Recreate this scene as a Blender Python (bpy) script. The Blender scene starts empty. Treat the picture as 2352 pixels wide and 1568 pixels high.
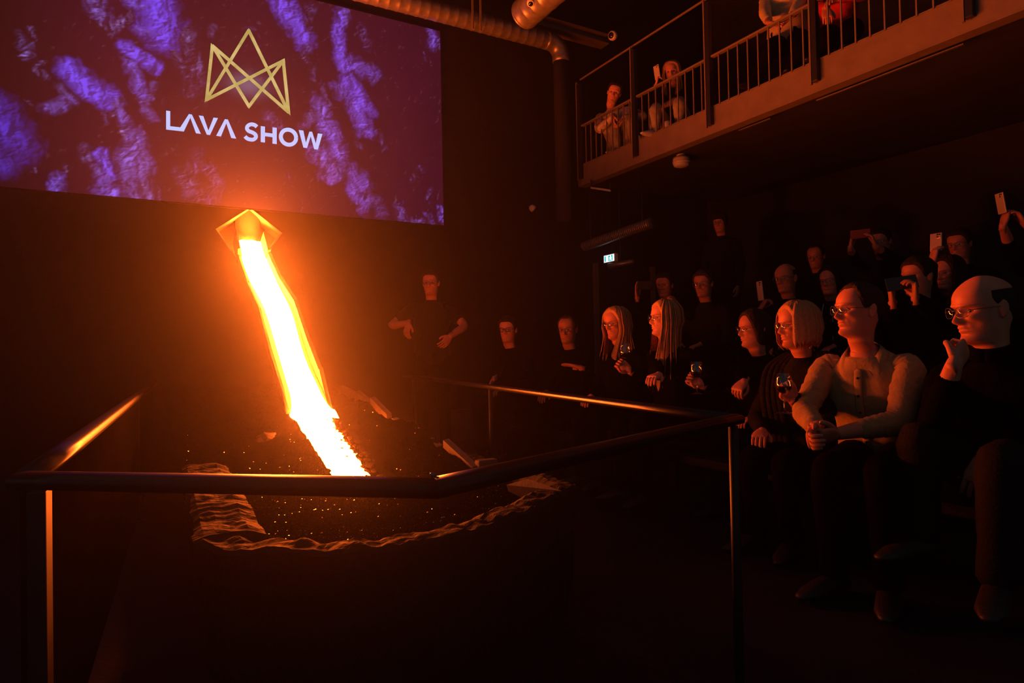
import bpy, bmesh, math, random
import numpy as np
from mathutils import Vector, Matrix, noise as mnoise

random.seed(7)
rng = np.random.default_rng(7)
S = bpy.context.scene
COL = S.collection
R = math.radians

# ------------------------------------------------------------------ camera
FPX = 1480.0
CAM = Vector((0, 0, 1.0))
YAW, PITCH, ROLL = R(29.75), R(0.97), R(1.16)
_f = Vector((math.sin(YAW) * math.cos(PITCH), math.cos(YAW) * math.cos(PITCH), math.sin(PITCH)))
_r0 = Vector((math.cos(YAW), -math.sin(YAW), 0))
_u0 = _r0.cross(_f)
_r = _r0 * math.cos(ROLL) - _u0 * math.sin(ROLL)
_u = _u0 * math.cos(ROLL) + _r0 * math.sin(ROLL)
cam_data = bpy.data.cameras.new('camera')
cam = bpy.data.objects.new('camera', cam_data)
COL.objects.link(cam)
cam_data.sensor_width = 36.0
cam_data.lens = 36.0 * FPX / 2352.0
cam_data.clip_start = 0.02
cam.matrix_world = Matrix(((_r.x, _u.x, -_f.x, CAM.x), (_r.y, _u.y, -_f.y, CAM.y), (_r.z, _u.z, -_f.z, CAM.z), (0, 0, 0, 1)))
S.camera = cam

# ------------------------------------------------------------------ world, exposure, sampling
S.view_settings.view_transform = 'Standard'
S.view_settings.look = 'None'
S.view_settings.gamma = 1.0
S.view_settings.use_curve_mapping = False
S.view_settings.exposure = 0.0
AMBIENT = 0.04
w = bpy.data.worlds.new('dim_room')
S.world = w
w.use_nodes = True
w.node_tree.nodes['Background'].inputs[0].default_value = (0.9, 0.98, 1.08, 1)
w.node_tree.nodes['Background'].inputs[1].default_value = AMBIENT
LAVA_RGB = (1.0, 0.125, 0.011)
LAVA_POWER = 520.0
HAZE_DENSITY = 0.0058
HAZE_G = 0.90
try:
    S.cycles.use_denoising = True
    S.cycles.use_adaptive_sampling = True
    S.cycles.adaptive_threshold = 0.04
    S.cycles.max_bounces = 4
    S.cycles.diffuse_bounces = 1
    S.cycles.glossy_bounces = 2
    S.cycles.transparent_max_bounces = 8
    S.cycles.volume_bounces = 0
    S.cycles.sample_clamp_indirect = 6.0
    S.cycles.use_light_tree = True
except Exception:
    pass


# ------------------------------------------------------------------ where a point of the photograph stands in the room
def ray(px, py):
    return _f + _r * ((px - 1176) / FPX) - _u * ((py - 784) / FPX)


def at(px, py, d):
    return CAM + ray(px, py) * d


def on(px, py, axis, val):
    d = ray(px, py)
    return CAM + d * ((val - CAM[axis]) / d[axis])


# ------------------------------------------------------------------ materials
def nn(nt, t, **k):
    n = nt.nodes.new(t)
    for a, b in k.items():
        setattr(n, a, b)
    return n


def pm(name, col, rough=0.6, metal=0.0, var=0.25, scale=18.0, bump=0.0, bscale=60.0, spec=0.5, coat=0.0, coords='Object'):
    m = bpy.data.materials.new(name)
    m.use_nodes = True
    nt = m.node_tree
    b = nt.nodes['Principled BSDF']
    b.inputs['Roughness'].default_value = rough
    b.inputs['Metallic'].default_value = metal
    b.inputs['Specular IOR Level'].default_value = spec
    if coat:
        b.inputs['Coat Weight'].default_value = coat
        b.inputs['Coat Roughness'].default_value = 0.1
    tc = nn(nt, 'ShaderNodeTexCoord')
    nz = nn(nt, 'ShaderNodeTexNoise')
    nz.inputs['Scale'].default_value = scale
    nz.inputs['Detail'].default_value = 4
    nt.links.new(tc.outputs[coords], nz.inputs['Vector'])
    rp = nn(nt, 'ShaderNodeValToRGB')
    rp.color_ramp.elements[0].position = 0.3
    rp.color_ramp.elements[1].position = 0.7
    rp.color_ramp.elements[0].color = [c * (1 - var) for c in col] + [1]
    rp.color_ramp.elements[1].color = [min(1, c * (1 + var)) for c in col] + [1]
    nt.links.new(nz.outputs['Fac'], rp.inputs['Fac'])
    nt.links.new(rp.outputs['Color'], b.inputs['Base Color'])
    if bump:
        n2 = nn(nt, 'ShaderNodeTexNoise')
        n2.inputs['Scale'].default_value = bscale
        n2.inputs['Detail'].default_value = 3
        nt.links.new(tc.outputs[coords], n2.inputs['Vector'])
        bp = nn(nt, 'ShaderNodeBump')
        bp.inputs['Strength'].default_value = bump
        bp.inputs['Distance'].default_value = 0.01
        nt.links.new(n2.outputs['Fac'], bp.inputs['Height'])
        nt.links.new(bp.outputs['Normal'], b.inputs['Normal'])
    return m


def em(name, col, strength, col2=None, scale=8.0):
    m = bpy.data.materials.new(name)
    m.use_nodes = True
    nt = m.node_tree
    nt.nodes.clear()
    o = nn(nt, 'ShaderNodeOutputMaterial')
    e = nn(nt, 'ShaderNodeEmission')
    e.inputs['Color'].default_value = (*col, 1)
    e.inputs['Strength'].default_value = strength
    if col2:
        tc = nn(nt, 'ShaderNodeTexCoord')
        nz = nn(nt, 'ShaderNodeTexNoise')
        nz.inputs['Scale'].default_value = scale
        nz.inputs['Detail'].default_value = 5
        nt.links.new(tc.outputs['Object'], nz.inputs['Vector'])
        rp = nn(nt, 'ShaderNodeValToRGB')
        rp.color_ramp.elements[0].position = 0.35
        rp.color_ramp.elements[1].position = 0.65
        rp.color_ramp.elements[0].color = (*col, 1)
        rp.color_ramp.elements[1].color = (*col2, 1)
        nt.links.new(nz.outputs['Fac'], rp.inputs['Fac'])
        nt.links.new(rp.outputs['Color'], e.inputs['Color'])
    nt.links.new(e.outputs[0], o.inputs['Surface'])
    return m


def clear_mat(name, tint=(1, 1, 1), rough=0.02, ior=1.5):
    m = bpy.data.materials.new(name)
    m.use_nodes = True
    nt = m.node_tree
    nt.nodes.clear()
    o = nn(nt, 'ShaderNodeOutputMaterial')
    t = nn(nt, 'ShaderNodeBsdfTransparent')
    t.inputs[0].default_value = (*tint, 1)
    g = nn(nt, 'ShaderNodeBsdfGlossy')
    g.inputs['Roughness'].default_value = rough
    lw = nn(nt, 'ShaderNodeLayerWeight')      # reflection grows towards grazing view, the same from either side of the pane
    p5 = nn(nt, 'ShaderNodeMath', operation='POWER')
    p5.inputs[1].default_value = 4.0
    nt.links.new(lw.outputs['Facing'], p5.inputs[0])
    fr = nn(nt, 'ShaderNodeMapRange')
    fr.inputs[3].default_value = 0.13
    fr.inputs[4].default_value = 0.75
    nt.links.new(p5.outputs[0], fr.inputs[0])
    mx = nn(nt, 'ShaderNodeMixShader')
    nt.links.new(fr.outputs[0], mx.inputs[0])
    nt.links.new(t.outputs[0], mx.inputs[1])
    nt.links.new(g.outputs[0], mx.inputs[2])
    nt.links.new(mx.outputs[0], o.inputs['Surface'])
    return m


M = {}
M['wall'] = pm('black_paint', (0.013, 0.012, 0.012), 0.85, var=0.2, scale=3, bump=0.15, bscale=40, spec=0.1)
M['wall_right'] = pm('dark_plaster', (0.035, 0.03, 0.03), 0.8, var=0.2, scale=2, bump=0.15, bscale=40, spec=0.2)
M['panel'] = pm('matt_black_panel', (0.006, 0.005, 0.005), 1.0, var=0.2, scale=5, spec=0.0)
M['plinth'] = pm('grey_plinth_paint', (0.08, 0.075, 0.07), 0.6, var=0.15, scale=4)
M['floor'] = pm('dark_concrete', (0.012, 0.011, 0.011), 0.6, var=0.3, scale=4, bump=0.2, bscale=50, spec=0.3)
M['riser'] = pm('black_carpet', (0.006, 0.006, 0.006), 0.9, var=0.3, scale=60, bump=0.3, bscale=300, spec=0.1)
M['steel'] = pm('dark_painted_steel', (0.19, 0.14, 0.10), 0.5, var=0.12, scale=9, bump=0.05, bscale=90, spec=0.4)
M['black_steel'] = pm('black_steel', (0.012, 0.012, 0.013), 0.38, var=0.2, scale=30, spec=0.5)
M['rail'] = pm('brushed_dark_rail', (0.010, 0.009, 0.009), 0.33, var=0.25, scale=25, bump=0.02, bscale=200, spec=0.4)
M['rail_face'] = pm('black_rail_post', (0.012, 0.012, 0.012), 0.5, var=0.2, scale=25, spec=0.5)
M['duct'] = pm('galvanised_duct', (0.22, 0.2, 0.18), 0.38, metal=0.6, var=0.2, scale=20, bump=0.05, bscale=60)
M['ceramic'] = pm('chute_ceramic', (0.14, 0.10, 0.07), 0.75, var=0.12, scale=22, bump=0.1, bscale=90, spec=0.2)
M['niche_back'] = pm('niche_back_board', (0.17, 0.15, 0.10), 0.8, var=0.12, scale=12, spec=0.1)  # darker than the frame boards, to paint in their brighter-lit faces
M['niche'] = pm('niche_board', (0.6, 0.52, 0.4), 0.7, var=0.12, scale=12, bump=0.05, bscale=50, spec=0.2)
M['firebrick'] = pm('pale_insulation_board', (0.13, 0.11, 0.09), 0.85, var=0.15, scale=20, bump=0.15, bscale=80, spec=0.2)
M['stone'] = pm('rough_basin_stone', (0.011, 0.009, 0.007), 0.8, var=0.5, scale=14, bump=0.8, bscale=35, spec=0.25)
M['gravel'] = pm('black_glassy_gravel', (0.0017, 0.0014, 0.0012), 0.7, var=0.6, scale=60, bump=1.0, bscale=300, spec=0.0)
M['grain'] = pm('glassy_black_grain', (0.35, 0.3, 0.26), 0.12, metal=1.0, var=0.3, scale=90)
M['crust'] = pm('lava_crust', (0.02, 0.014, 0.01), 0.8, var=0.5, scale=60, bump=0.8, bscale=200, spec=0.1)
M['skin'] = pm('skin', (0.64, 0.235, 0.14), 0.5, var=0.07, scale=25, bump=0.04, bscale=200, spec=0.3)
M['skin_tan'] = pm('skin_tanned', (0.46, 0.17, 0.10), 0.52, var=0.08, scale=25, bump=0.04, bscale=200, spec=0.3)
M['skin_pale'] = pm('skin_pale', (0.72, 0.30, 0.20), 0.5, var=0.06, scale=25, bump=0.04, bscale=200, spec=0.3)
M['eye'] = pm('eye_white', (0.5, 0.45, 0.42), 0.1, var=0.05, spec=0.6)
M['iris'] = pm('dark_iris', (0.02, 0.015, 0.012), 0.05, var=0.1, spec=0.7)
M['hair_dark'] = pm('dark_hair', (0.02, 0.014, 0.01), 0.75, var=0.4, scale=90, bump=0.5, bscale=260, spec=0.15)
M['hair_brown'] = pm('brown_hair', (0.04, 0.022, 0.014), 0.75, var=0.4, scale=90, bump=0.5, bscale=260, spec=0.15)
M['hair_blond'] = pm('blond_hair', (0.50, 0.23, 0.09), 0.42, var=0.18, scale=120, bump=0.5, bscale=260)
M['hair_grey'] = pm('grey_hair', (0.14, 0.12, 0.11), 0.75, var=0.3, scale=90, bump=0.5, bscale=260, spec=0.15)
M['frame'] = pm('spectacle_frame', (0.02, 0.025, 0.02), 0.2, metal=0.4, var=0.1, spec=0.7)
M['frame_clear'] = pm('clear_plastic_frame', (0.12, 0.1, 0.09), 0.12, var=0.05, spec=0.8)
M['lens'] = clear_mat('clear_lens', (0.93, 0.93, 0.93), 0.03)
M['glass'] = clear_mat('drinking_glass', (0.92, 0.92, 0.92), 0.02)
M['wine'] = pm('dark_drink', (0.02, 0.006, 0.006), 0.05, var=0.1, spec=0.7)
M['cloth_black'] = pm('black_cloth', (0.003, 0.0028, 0.0028), 0.95, var=0.3, scale=30, bump=0.3, bscale=90, spec=0.02)
M['cloth_dark'] = pm('charcoal_cloth', (0.010, 0.008, 0.007), 0.85, var=0.3, scale=30, bump=0.3, bscale=90, spec=0.15)
M['cloth_shirt'] = pm('pale_linen_shirt', (0.42, 0.26, 0.12), 0.85, var=0.12, scale=40, bump=0.25, bscale=60, spec=0.15)
M['cloth_check'] = pm('brown_patterned_jacket', (0.5, 0.4, 0.3), 0.85, var=0.7, scale=14, bump=0.3, bscale=90, spec=0.15)
M['cloth_beige'] = pm('beige_knit', (0.68, 0.5, 0.26), 0.9, var=0.08, scale=60, bump=0.35, bscale=160, spec=0.1)
M['cloth_red'] = pm('red_jacket', (0.5, 0.025, 0.03), 0.8, var=0.2, scale=10, bump=0.25, bscale=50, spec=0.2)
M['denim'] = pm('washed_denim', (0.34, 0.29, 0.23), 0.85, var=0.25, scale=14, bump=0.25, bscale=120, spec=0.15)
M['cloth_scarf'] = pm('dark_green_scarf', (0.014, 0.011, 0.007), 0.9, var=0.5, scale=35, bump=0.4, bscale=90, spec=0.1)
M['shoe'] = pm('brown_leather_shoe', (0.018, 0.011, 0.008), 0.5, var=0.3, scale=20, bump=0.2, bscale=80)
M['shoe_white'] = pm('white_trainer', (0.55, 0.5, 0.45), 0.6, var=0.08, scale=20)
M['phone_dark'] = pm('dark_phone_case', (0.02, 0.02, 0.022), 0.25, var=0.1, spec=0.6)
M['phone_pale'] = pm('pale_phone_back', (0.50, 0.40, 0.30), 0.3, var=0.05, scale=5, spec=0.6)
M['phone_gold'] = pm('shiny_gold_phone_back', (0.85, 0.65, 0.42), 0.22, metal=0.9, var=0.05, scale=5)
M['phone_red'] = pm('red_phone_case', (0.35, 0.08, 0.06), 0.5, var=0.05, scale=5)
M['lensglass'] = pm('camera_lens_glass', (0.01, 0.01, 0.012), 0.05, spec=0.9, var=0.05)
M['white_plastic'] = pm('white_plastic', (0.55, 0.5, 0.45), 0.4, var=0.04, scale=9)
M['cup'] = pm('pale_paper_cup', (0.55, 0.45, 0.33), 0.6, var=0.05, scale=9)
M['seat'] = pm('black_bench_paint', (0.012, 0.012, 0.012), 0.7, var=0.2, spec=0.2)


# ------------------------------------------------------------------ object helpers
def mk(name, verts, faces, mat, parent=None, smooth=True, origin=None):
    me = bpy.data.meshes.new(name)
    if origin is not None:
        ov = Vector(origin)
        verts = [Vector(v) - ov for v in verts]
    me.from_pydata([tuple(v) for v in verts], [], [tuple(f) for f in faces])
    me.validate()
    if smooth:
        me.polygons.foreach_set('use_smooth', [True] * len(me.polygons))
    if mat is not None:
        me.materials.append(mat)
    me.update()
    return link(name, me, parent, origin)


def link(name, me, parent=None, origin=None):
    o = bpy.data.objects.new(name, me)
    COL.objects.link(o)
    if parent is not None:
        o.parent = parent
        base = Vector((0, 0, 0))
        p = parent
        while p is not None:
            base += p.location
            p = p.parent
        o.location = (Vector(origin) - base) if origin is not None else -base
    elif origin is not None:
        o.location = origin
    return o


def tag(o, label=None, cat=None, group=None, kind=None):
    if label:
        o['label'] = label
    if cat:
        o['category'] = cat
    if group:
        o['group'] = group
    if kind:
        o['kind'] = kind
    return o


def thing(name, loc, label, cat, group=None):
    o = bpy.data.objects.new(name, None)
    COL.objects.link(o)
    o.location = loc
    o.empty_display_size = 0.1
    return tag(o, label, cat, group)


def box_vf(lo, hi, bev=0.0, axes=None, c=None):
    bm = bmesh.new()
    bmesh.ops.create_cube(bm, size=1)
    lo, hi = Vector(lo), Vector(hi)
    for v in bm.verts:
        v.co = Vector(((v.co.x + .5) * (hi.x - lo.x) + lo.x, (v.co.y + .5) * (hi.y - lo.y) + lo.y, (v.co.z + .5) * (hi.z - lo.z) + lo.z))
    if bev:
        bmesh.ops.bevel(bm, geom=bm.edges[:], offset=bev, segments=2, affect='EDGES', profile=0.6)
    bm.verts.index_update()
    V = [v.co.copy() for v in bm.verts]
    F = [[v.index for v in f.verts] for f in bm.faces]
    bm.free()
    if axes is not None:
        A = Matrix((axes[0], axes[1], axes[2])).transposed()
        V = [A @ v + Vector(c) for v in V]
    return V, F


def box(name, lo, hi, mat, parent=None, bev=0.0, axes=None, c=None, origin=None):
    V, F = box_vf(lo, hi, bev, axes, c)
    return mk(name, V, F, mat, parent, smooth=False, origin=origin)


def merge(*vfs):
    V, F = [], []
    for v, f in vfs:
        n = len(V)
        V += list(v)
        F += [[i + n for i in q] for q in f]
    return V, F


def frames(pts, up0=None):
    pts = [Vector(p) for p in pts]
    n = len(pts)
    T = []
    for i in range(n):
        t = pts[min(i + 1, n - 1)] - pts[max(i - 1, 0)]
        T.append(t.normalized())
    u = Vector(up0) if up0 is not None else (Vector((0, 0, 1)) if abs(T[0].z) < 0.9 else Vector((1, 0, 0)))
    out = []
    for t in T:
        u = (u - t * u.dot(t))
        if u.length < 1e-6:
            u = t.orthogonal()
        u.normalize()
        out.append((t, u, t.cross(u)))
    return out


def tube(pts, rad, seg=10, up0=None, flat=None, cap=True):
    """closed tube along pts with a radius per point; flat scales the second axis"""
    pts = [Vector(p) for p in pts]
    n = len(pts)
    if not hasattr(rad, '__len__'):
        rad = [rad] * n
    if not hasattr(flat, '__len__'):
        flat = [flat or 1.0] * n
    fr = frames(pts, up0)
    V, F = [], []
    if cap:
        # round the two ends
        pts2 = [pts[0] - fr[0][0] * rad[0] * 0.55] + pts + [pts[-1] + fr[-1][0] * rad[-1] * 0.55]
        rad = [rad[0] * 0.62] + list(rad) + [rad[-1] * 0.62]
        flat = [flat[0]] + list(flat) + [flat[-1]]
        fr = [fr[0]] + fr + [fr[-1]]
        pts = pts2
        n += 2
    for p, r, fl, (t, u, b) in zip(pts, rad, flat, fr):
        for k in range(seg):
            a = 2 * math.pi * k / seg
            V.append(p + u * (math.cos(a) * r * fl) + b * (math.sin(a) * r))
    for i in range(n - 1):
        for k in range(seg):
            k2 = (k + 1) % seg
            F.append([i * seg + k, i * seg + k2, (i + 1) * seg + k2, (i + 1) * seg + k])
    V.append(pts[0] - fr[0][0] * rad[0] * 0.25)
    V.append(pts[-1] + fr[-1][0] * rad[-1] * 0.25)
    a, b = len(V) - 2, len(V) - 1
    for k in range(seg):
        k2 = (k + 1) % seg
        F.append([a, k2, k])
        F.append([b, (n - 1) * seg + k, (n - 1) * seg + k2])
    return V, F


def crsp(pts, per=4):
    """Catmull-Rom resample of a list of vectors (any dimension)"""
    P = [np.array(p, float) for p in pts]
    out = []
    for i in range(len(P) - 1):
        p0, p1, p2, p3 = P[max(i - 1, 0)], P[i], P[i + 1], P[min(i + 2, len(P) - 1)]
        for k in range(per):
            t = k / per
            out.append(0.5 * (2 * p1 + (p2 - p0) * t + (2 * p0 - 5 * p1 + 4 * p2 - p3) * t * t + (3 * p1 - p0 - 3 * p2 + p3) * t ** 3))
    out.append(P[-1])
    return out


def lathe(profile, seg, c, axis=(0, 0, 1), closed=True):
    ax = Vector(axis).normalized()
    u = ax.orthogonal().normalized()
    b = ax.cross(u)
    V, F = [], []
    n = len(profile)
    for (r, h) in profile:
        for k in range(seg):
            a = 2 * math.pi * k / seg
            V.append(Vector(c) + ax * h + u * (r * math.cos(a)) + b * (r * math.sin(a)))
    for i in range(n - 1):
        for k in range(seg):
            k2 = (k + 1) % seg
            F.append([i * seg + k, i * seg + k2, (i + 1) * seg + k2, (i + 1) * seg + k])
    if closed:
        F.append([k for k in range(seg)][::-1])
        F.append([(n - 1) * seg + k for k in range(seg)])
    return V, F


def rawobj(vf):
    me = bpy.data.meshes.new('tmp')
    me.from_pydata([tuple(v) for v in vf[0]], [], [tuple(f) for f in vf[1]])
    bm = bmesh.new()
    bm.from_mesh(me)
    bmesh.ops.recalc_face_normals(bm, faces=bm.faces[:])
    bm.to_mesh(me)
    bm.free()
    o = bpy.data.objects.new('tmp', me)
    COL.objects.link(o)
    return o


def union_all(jobs):
    """jobs: list of lists of closed (verts, faces). Returns one joined surface (mesh datablock) per job."""
    made = []
    for parts in jobs:
        obs = [rawobj(p) for p in parts]
        for o in obs[1:]:
            m = obs[0].modifiers.new('u', 'BOOLEAN')
            m.operation = 'UNION'
            m.solver = 'MANIFOLD'
            m.object = o
        made.append(obs)
    dg = bpy.context.evaluated_depsgraph_get()
    dg.update()
    res = []
    for obs in made:
        res.append(bpy.data.meshes.new_from_object(obs[0].evaluated_get(dg), depsgraph=dg))
    for obs in made:
        for o in obs:
            me = o.data
            bpy.data.objects.remove(o)
            bpy.data.meshes.remove(me)
    return res


def mesh_vf(me):
    return [v.co.copy() for v in me.vertices], [list(p.vertices) for p in me.polygons]


def fbm(x, y, z=0.0, o=4):
    return mnoise.fractal(Vector((x, y, z)), 1.0, 2.0, o)


# ------------------------------------------------------------------ the room
YW = 6.75           # back wall
XB = 4.70           # balcony front
XR = 7.2            # right wall
ZC = 6.2
N_T, N_L, N_B, N_R = [on(x, y, 1, YW) for x, y in ((573.7, 480.5), (499, 527), (574, 638), (644.5, 536))]
wl = [Vector(p) for p in ((-6, YW, ZC), (XR, YW, ZC), (XR, YW, 0), (-6, YW, 0))]
TL, TR, BR_, BL_ = 0, 1, 2, 3
tag(mk('wall_back', wl + [N_T, N_L, N_B, N_R],
       [(TL, 4, TR), (TL, 5, 4), (TL, BL_, 5), (BL_, 6, 5), (BL_, BR_, 6), (BR_, 7, 6), (BR_, TR, 7), (TR, 4, 7)], M['wall'], smooth=False), kind='structure')
tag(box('wall_right', (XR, -3, 0), (XR + 0.1, YW, ZC), M['wall_right']), kind='structure')
tag(box('floor', (-6, -3, -0.1), (XR, YW, 0), M['floor']), kind='structure')
tag(box('ceiling', (-1.0, 3.2, ZC), (XR, YW, ZC + 0.1), M['wall']), kind='structure')
tag(box('baseboard_back', (1.55, YW - 0.03, 0), (3.4, YW, 0.36), M['plinth'], bev=0.006), kind='structure')
dr = tag(box('door_1', (5.15, YW - 0.03, 0), (6.05, YW, 2.08), M['black_steel'], bev=0.01), kind='structure')
box('door_handle', (5.22, YW - 0.08, 1.02), (5.36, YW - 0.055, 1.04), M['steel'], dr, bev=0.004)
for xx in (5.09, 6.06):
    box('door_frame', (xx, YW - 0.05, 0), (xx + 0.06, YW, 2.14), M['steel'], dr)
# seating steps on the right
for k, (x0, x1, h) in enumerate(((3.75, 5.05, 0.32), (5.05, XR, 0.68))):
    tag(box('trim_%d' % (k + 1), (x0, -1.5, 0), (x1, 6.55, h), M['riser'], bev=0.01), kind='structure')

# ------------------------------------------------------------------ projection screen with the picture of lit rock
SY = YW - 0.03
SX0, SX1 = -3.9, on(1019, 517, 1, SY).x
SZ0, SZ1 = on(1000, 515.5, 1, SY).z, on(1008, 71, 1, SY).z
scr = thing('projection_screen', (SX1 - 1.5, SY, SZ0), 'wide projected picture of purple rock with gold crown emblem and white lettering', 'screen')
# bright rock patches: centre and end point of the long axis in the photograph, half width, strength, hue (0 blue .. 1 lilac grey)
BL = [((345, -30), (372, 75), 42, 1.0, 0.1), ((300, 8), (330, 22), 18, .8, .3), ((222, 0), (236, 32), 22, .55, .6), ((258, 66), (292, 40), 13, .55, .9), ((330, 62), (372, 92), 14, .8, .3),
      ((165, 165), (238, 228), 30, 1.05, .12), ((150, 150), (172, 190), 14, .7, .6), ((285, 105), (352, 150), 17, .95, .15), ((295, 145), (325, 215), 17, .75, .35), ((350, 190), (340, 225), 10, .6, .6),
      ((330, 240), (345, 265), 12, .6, .6), ((262, 235), (285, 275), 16, .7, .5), ((48, 88), (62, 128), 15, .5, .8), ((72, 70), (78, 86), 7, .4, .9), ((88, 155), (105, 180), 12, .45, .9),
      ((-10, 255), (30, 330), 46, .5, 0.0), ((5, 330), (10, 380), 30, .4, .0), ((110, 255), (160, 235), 16, .7, .5), ((140, 205), (150, 225), 12, .5, .7), ((66, 242), (74, 246), 7, .4, .9),
      ((238, 270), (262, 255), 8, .35, .9), ((270, 280), (282, 305), 7, .5, 1.0), ((200, 340), (210, 365), 14, .5, .8), ((240, 355), (250, 400), 15, .95, .2), ((215, 380), (220, 398), 10, .6, .6),
      ((305, 310), (300, 400), 26, .8, .55), ((315, 355), (330, 400), 20, .75, .6), ((128, 415), (132, 436), 17, .75, .35), ((145, 380), (148, 398), 7, .4, .9), ((235, 420), (252, 448), 24, .8, .4),
      ((300, 430), (310, 455), 22, .7, .6), ((345, 440), (350, 455), 20, .6, .8), ((270, 350), (272, 356), 6, .4, 1.), ((75, 378), (72, 388), 5, .35, 1.), ((430, 66), (452, 160), 17, .4, .9), ((455, 190), (435, 205), 18, .35, .9), ((480, 68), (486, 82), 9, .35, .95),
      ((380, 100), (410, 140), 18, .3, .9), ((420, 150), (425, 175), 12, .3, .9), ((640, -10), (690, 85), 24, .95, .15), ((700, 70), (702, 108), 12, .6, .6), ((785, 40), (780, 120), 15, .95, .2), ((790, 30), (800, 45), 11, .7, .5), ((778, 130), (800, 155), 15, .9, .2),
      ((815, 150), (850, 165), 17, .65, .35), ((845, 150), (855, 180), 10, .45, .6), ((775, 195), (790, 215), 12, .7, .4), ((805, 190), (835, 250), 20, .95, .18), ((815, 240), (835, 292), 16, .85, .3),
      ((835, 65), (850, 105), 8, .35, .95), ((735, 240), (755, 300), 20, .75, .5), ((755, 290), (780, 350), 22, .9, .45), ((720, 262), (705, 290), 12, .6, .7), ((735, 355), (760, 390), 22, .8, .55), ((768, 400), (745, 410), 13, .75, .5),
      ((810, 395), (835, 430), 16, .7, .4), ((808, 430), (835, 480), 15, .8, .4), ((830, 478), (850, 465), 14, .7, .6), ((870, 470), (880, 490), 13, .4, .7), ((988, 72), (996, 105), 11, .75, .45), ((1004, 104), (1006, 108), 6, .6, .9),
      ((972, 120), (978, 140), 4, .4, 1.), ((965, 388), (968, 398), 5, .35, 1.), ((948, 405), (950, 412), 4, .35, 1.), ((987, 430), (978, 452), 6, .4, 1.), ((920, 478), (928, 492), 11, .5, .8), ((940, 508), (968, 508), 7, .65, .8), ((984, 498), (988, 514), 7, .65, .7),
      ((1012, 480), (1016, 505), 8, .7, .5), ((470, 385), (500, 425), 14, .35, .8), ((455, 350), (440, 390), 16, .3, .8), ((420, 400), (450, 450), 22, .35, .9), ((610, 270), (625, 290), 18, .35, .8), ((500, 420), (480, 460), 18, .3, .8),
      ((700, 130), (710, 150), 6, .3, 1.), ((722, 165), (728, 185), 6, .3, 1.), ((745, 200), (760, 235), 8, .35, .9), ((870, 310), (880, 335), 8, .22, .9), ((822, 325), (832, 340), 5, .3, 1.), ((575, 60), (590, 72), 5, .25, 1.), ((700, 60), (712, 10), 8, .3, .9), ((660, 395), (668, 420), 4, .25, 1.)]
blobs = []
for a, b, hw, st, hue in BL:
    A = on(a[0], a[1], 1, SY)
    B = on(b[0], b[1], 1, SY)
    e = on((a[0] + b[0]) / 2 + hw, (a[1] + b[1]) / 2, 1, SY).x - (A.x + B.x) / 2
    blobs.append((A.x, A.z, B.x, B.z, e, st, hue))
GX, GZ = 760, 380
gx = np.linspace(SX0, SX1, GX)
gz = np.linspace(SZ0, SZ1, GZ)
XX, ZZ = np.meshgrid(gx, gz)


def vnoise(x, y, seed):
    """smooth value noise"""
    r = np.random.default_rng(seed)
    tab = r.random((256, 256))
    xi, yi = np.floor(x).astype(int), np.floor(y).astype(int)
    fx, fy = x - xi, y - yi
    fx, fy = fx * fx * (3 - 2 * fx), fy * fy * (3 - 2 * fy)
    g = lambda i, j: tab[i % 256, j % 256]
    return (g(xi, yi) * (1 - fx) + g(xi + 1, yi) * fx) * (1 - fy) + (g(xi, yi + 1) * (1 - fx) + g(xi + 1, yi + 1) * fx) * fy


def vfbm(x, y, seed, octs=4):
    s, a, t = 0, 1.0, 0
    for k in range(octs):
        s = s + a * vnoise(x * 2 ** k, y * 2 ** k, seed + k)
        t += a
        a *= 0.55
    return s / t


wx = XX + 0.15 * (vfbm(XX * 5, ZZ * 5, 1) - .5) + .07 * (vfbm(XX * 19, ZZ * 19, 3) - .5)
wz = ZZ + 0.15 * (vfbm(XX * 5, ZZ * 5, 11) - .5) + .07 * (vfbm(XX * 19, ZZ * 19, 13) - .5)
lum = np.zeros_like(XX)
hue = np.zeros_like(XX)
for ax, az, bx, bz, e, st, h in blobs:
    dx, dz = bx - ax, bz - az
    L2 = dx * dx + dz * dz + 1e-9
    t = np.clip(((wx - ax) * dx + (wz - az) * dz) / L2, 0, 1)
    d = np.hypot(wx - ax - t * dx, wz - az - t * dz) / (e * 1.25)
    g = st * np.clip(1.25 - d, 0, 1) ** 1.1
    hue = np.where(g > lum, h, hue)
    lum = np.maximum(lum, g)
# relief shading painted into the picture of craggy rock, following a height field
qx = XX + .10 * (vfbm(XX * 6, ZZ * 6, 31) - .5) * 2
qz = ZZ + .10 * (vfbm(XX * 6, ZZ * 6, 32) - .5) * 2
ridge = 1 - np.abs(2 * vfbm(qx * 7 + qz * 3, qz * 5, 41, 5) - 1)
H = ridge * .6 + .5 * vfbm(qx * 13, qz * 13, 51, 4)
gxr, gzr = np.gradient(H, axis=1), np.gradient(H, axis=0)
rel = np.clip(0.80 + (gxr * -1.0 + gzr * .9) * 15, 0.06, 1.9)
crag = vfbm(qx * 24, qz * 24, 61, 3)
rough = np.clip((hue - 0.1) * 1.2, 0, 1)
tex = (1 - rough) * (0.40 + 0.60 * rel) + rough * rel * (0.25 + 1.7 * np.clip(crag - .34, 0, 1))
lum = np.clip(lum * tex, 0, 1.25)
blue = np.array((0.070, 0.032, 0.62))
lilac = np.array((0.23, 0.14, 0.42))
c = blue * (1 - hue[..., None]) + lilac * hue[..., None]
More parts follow.
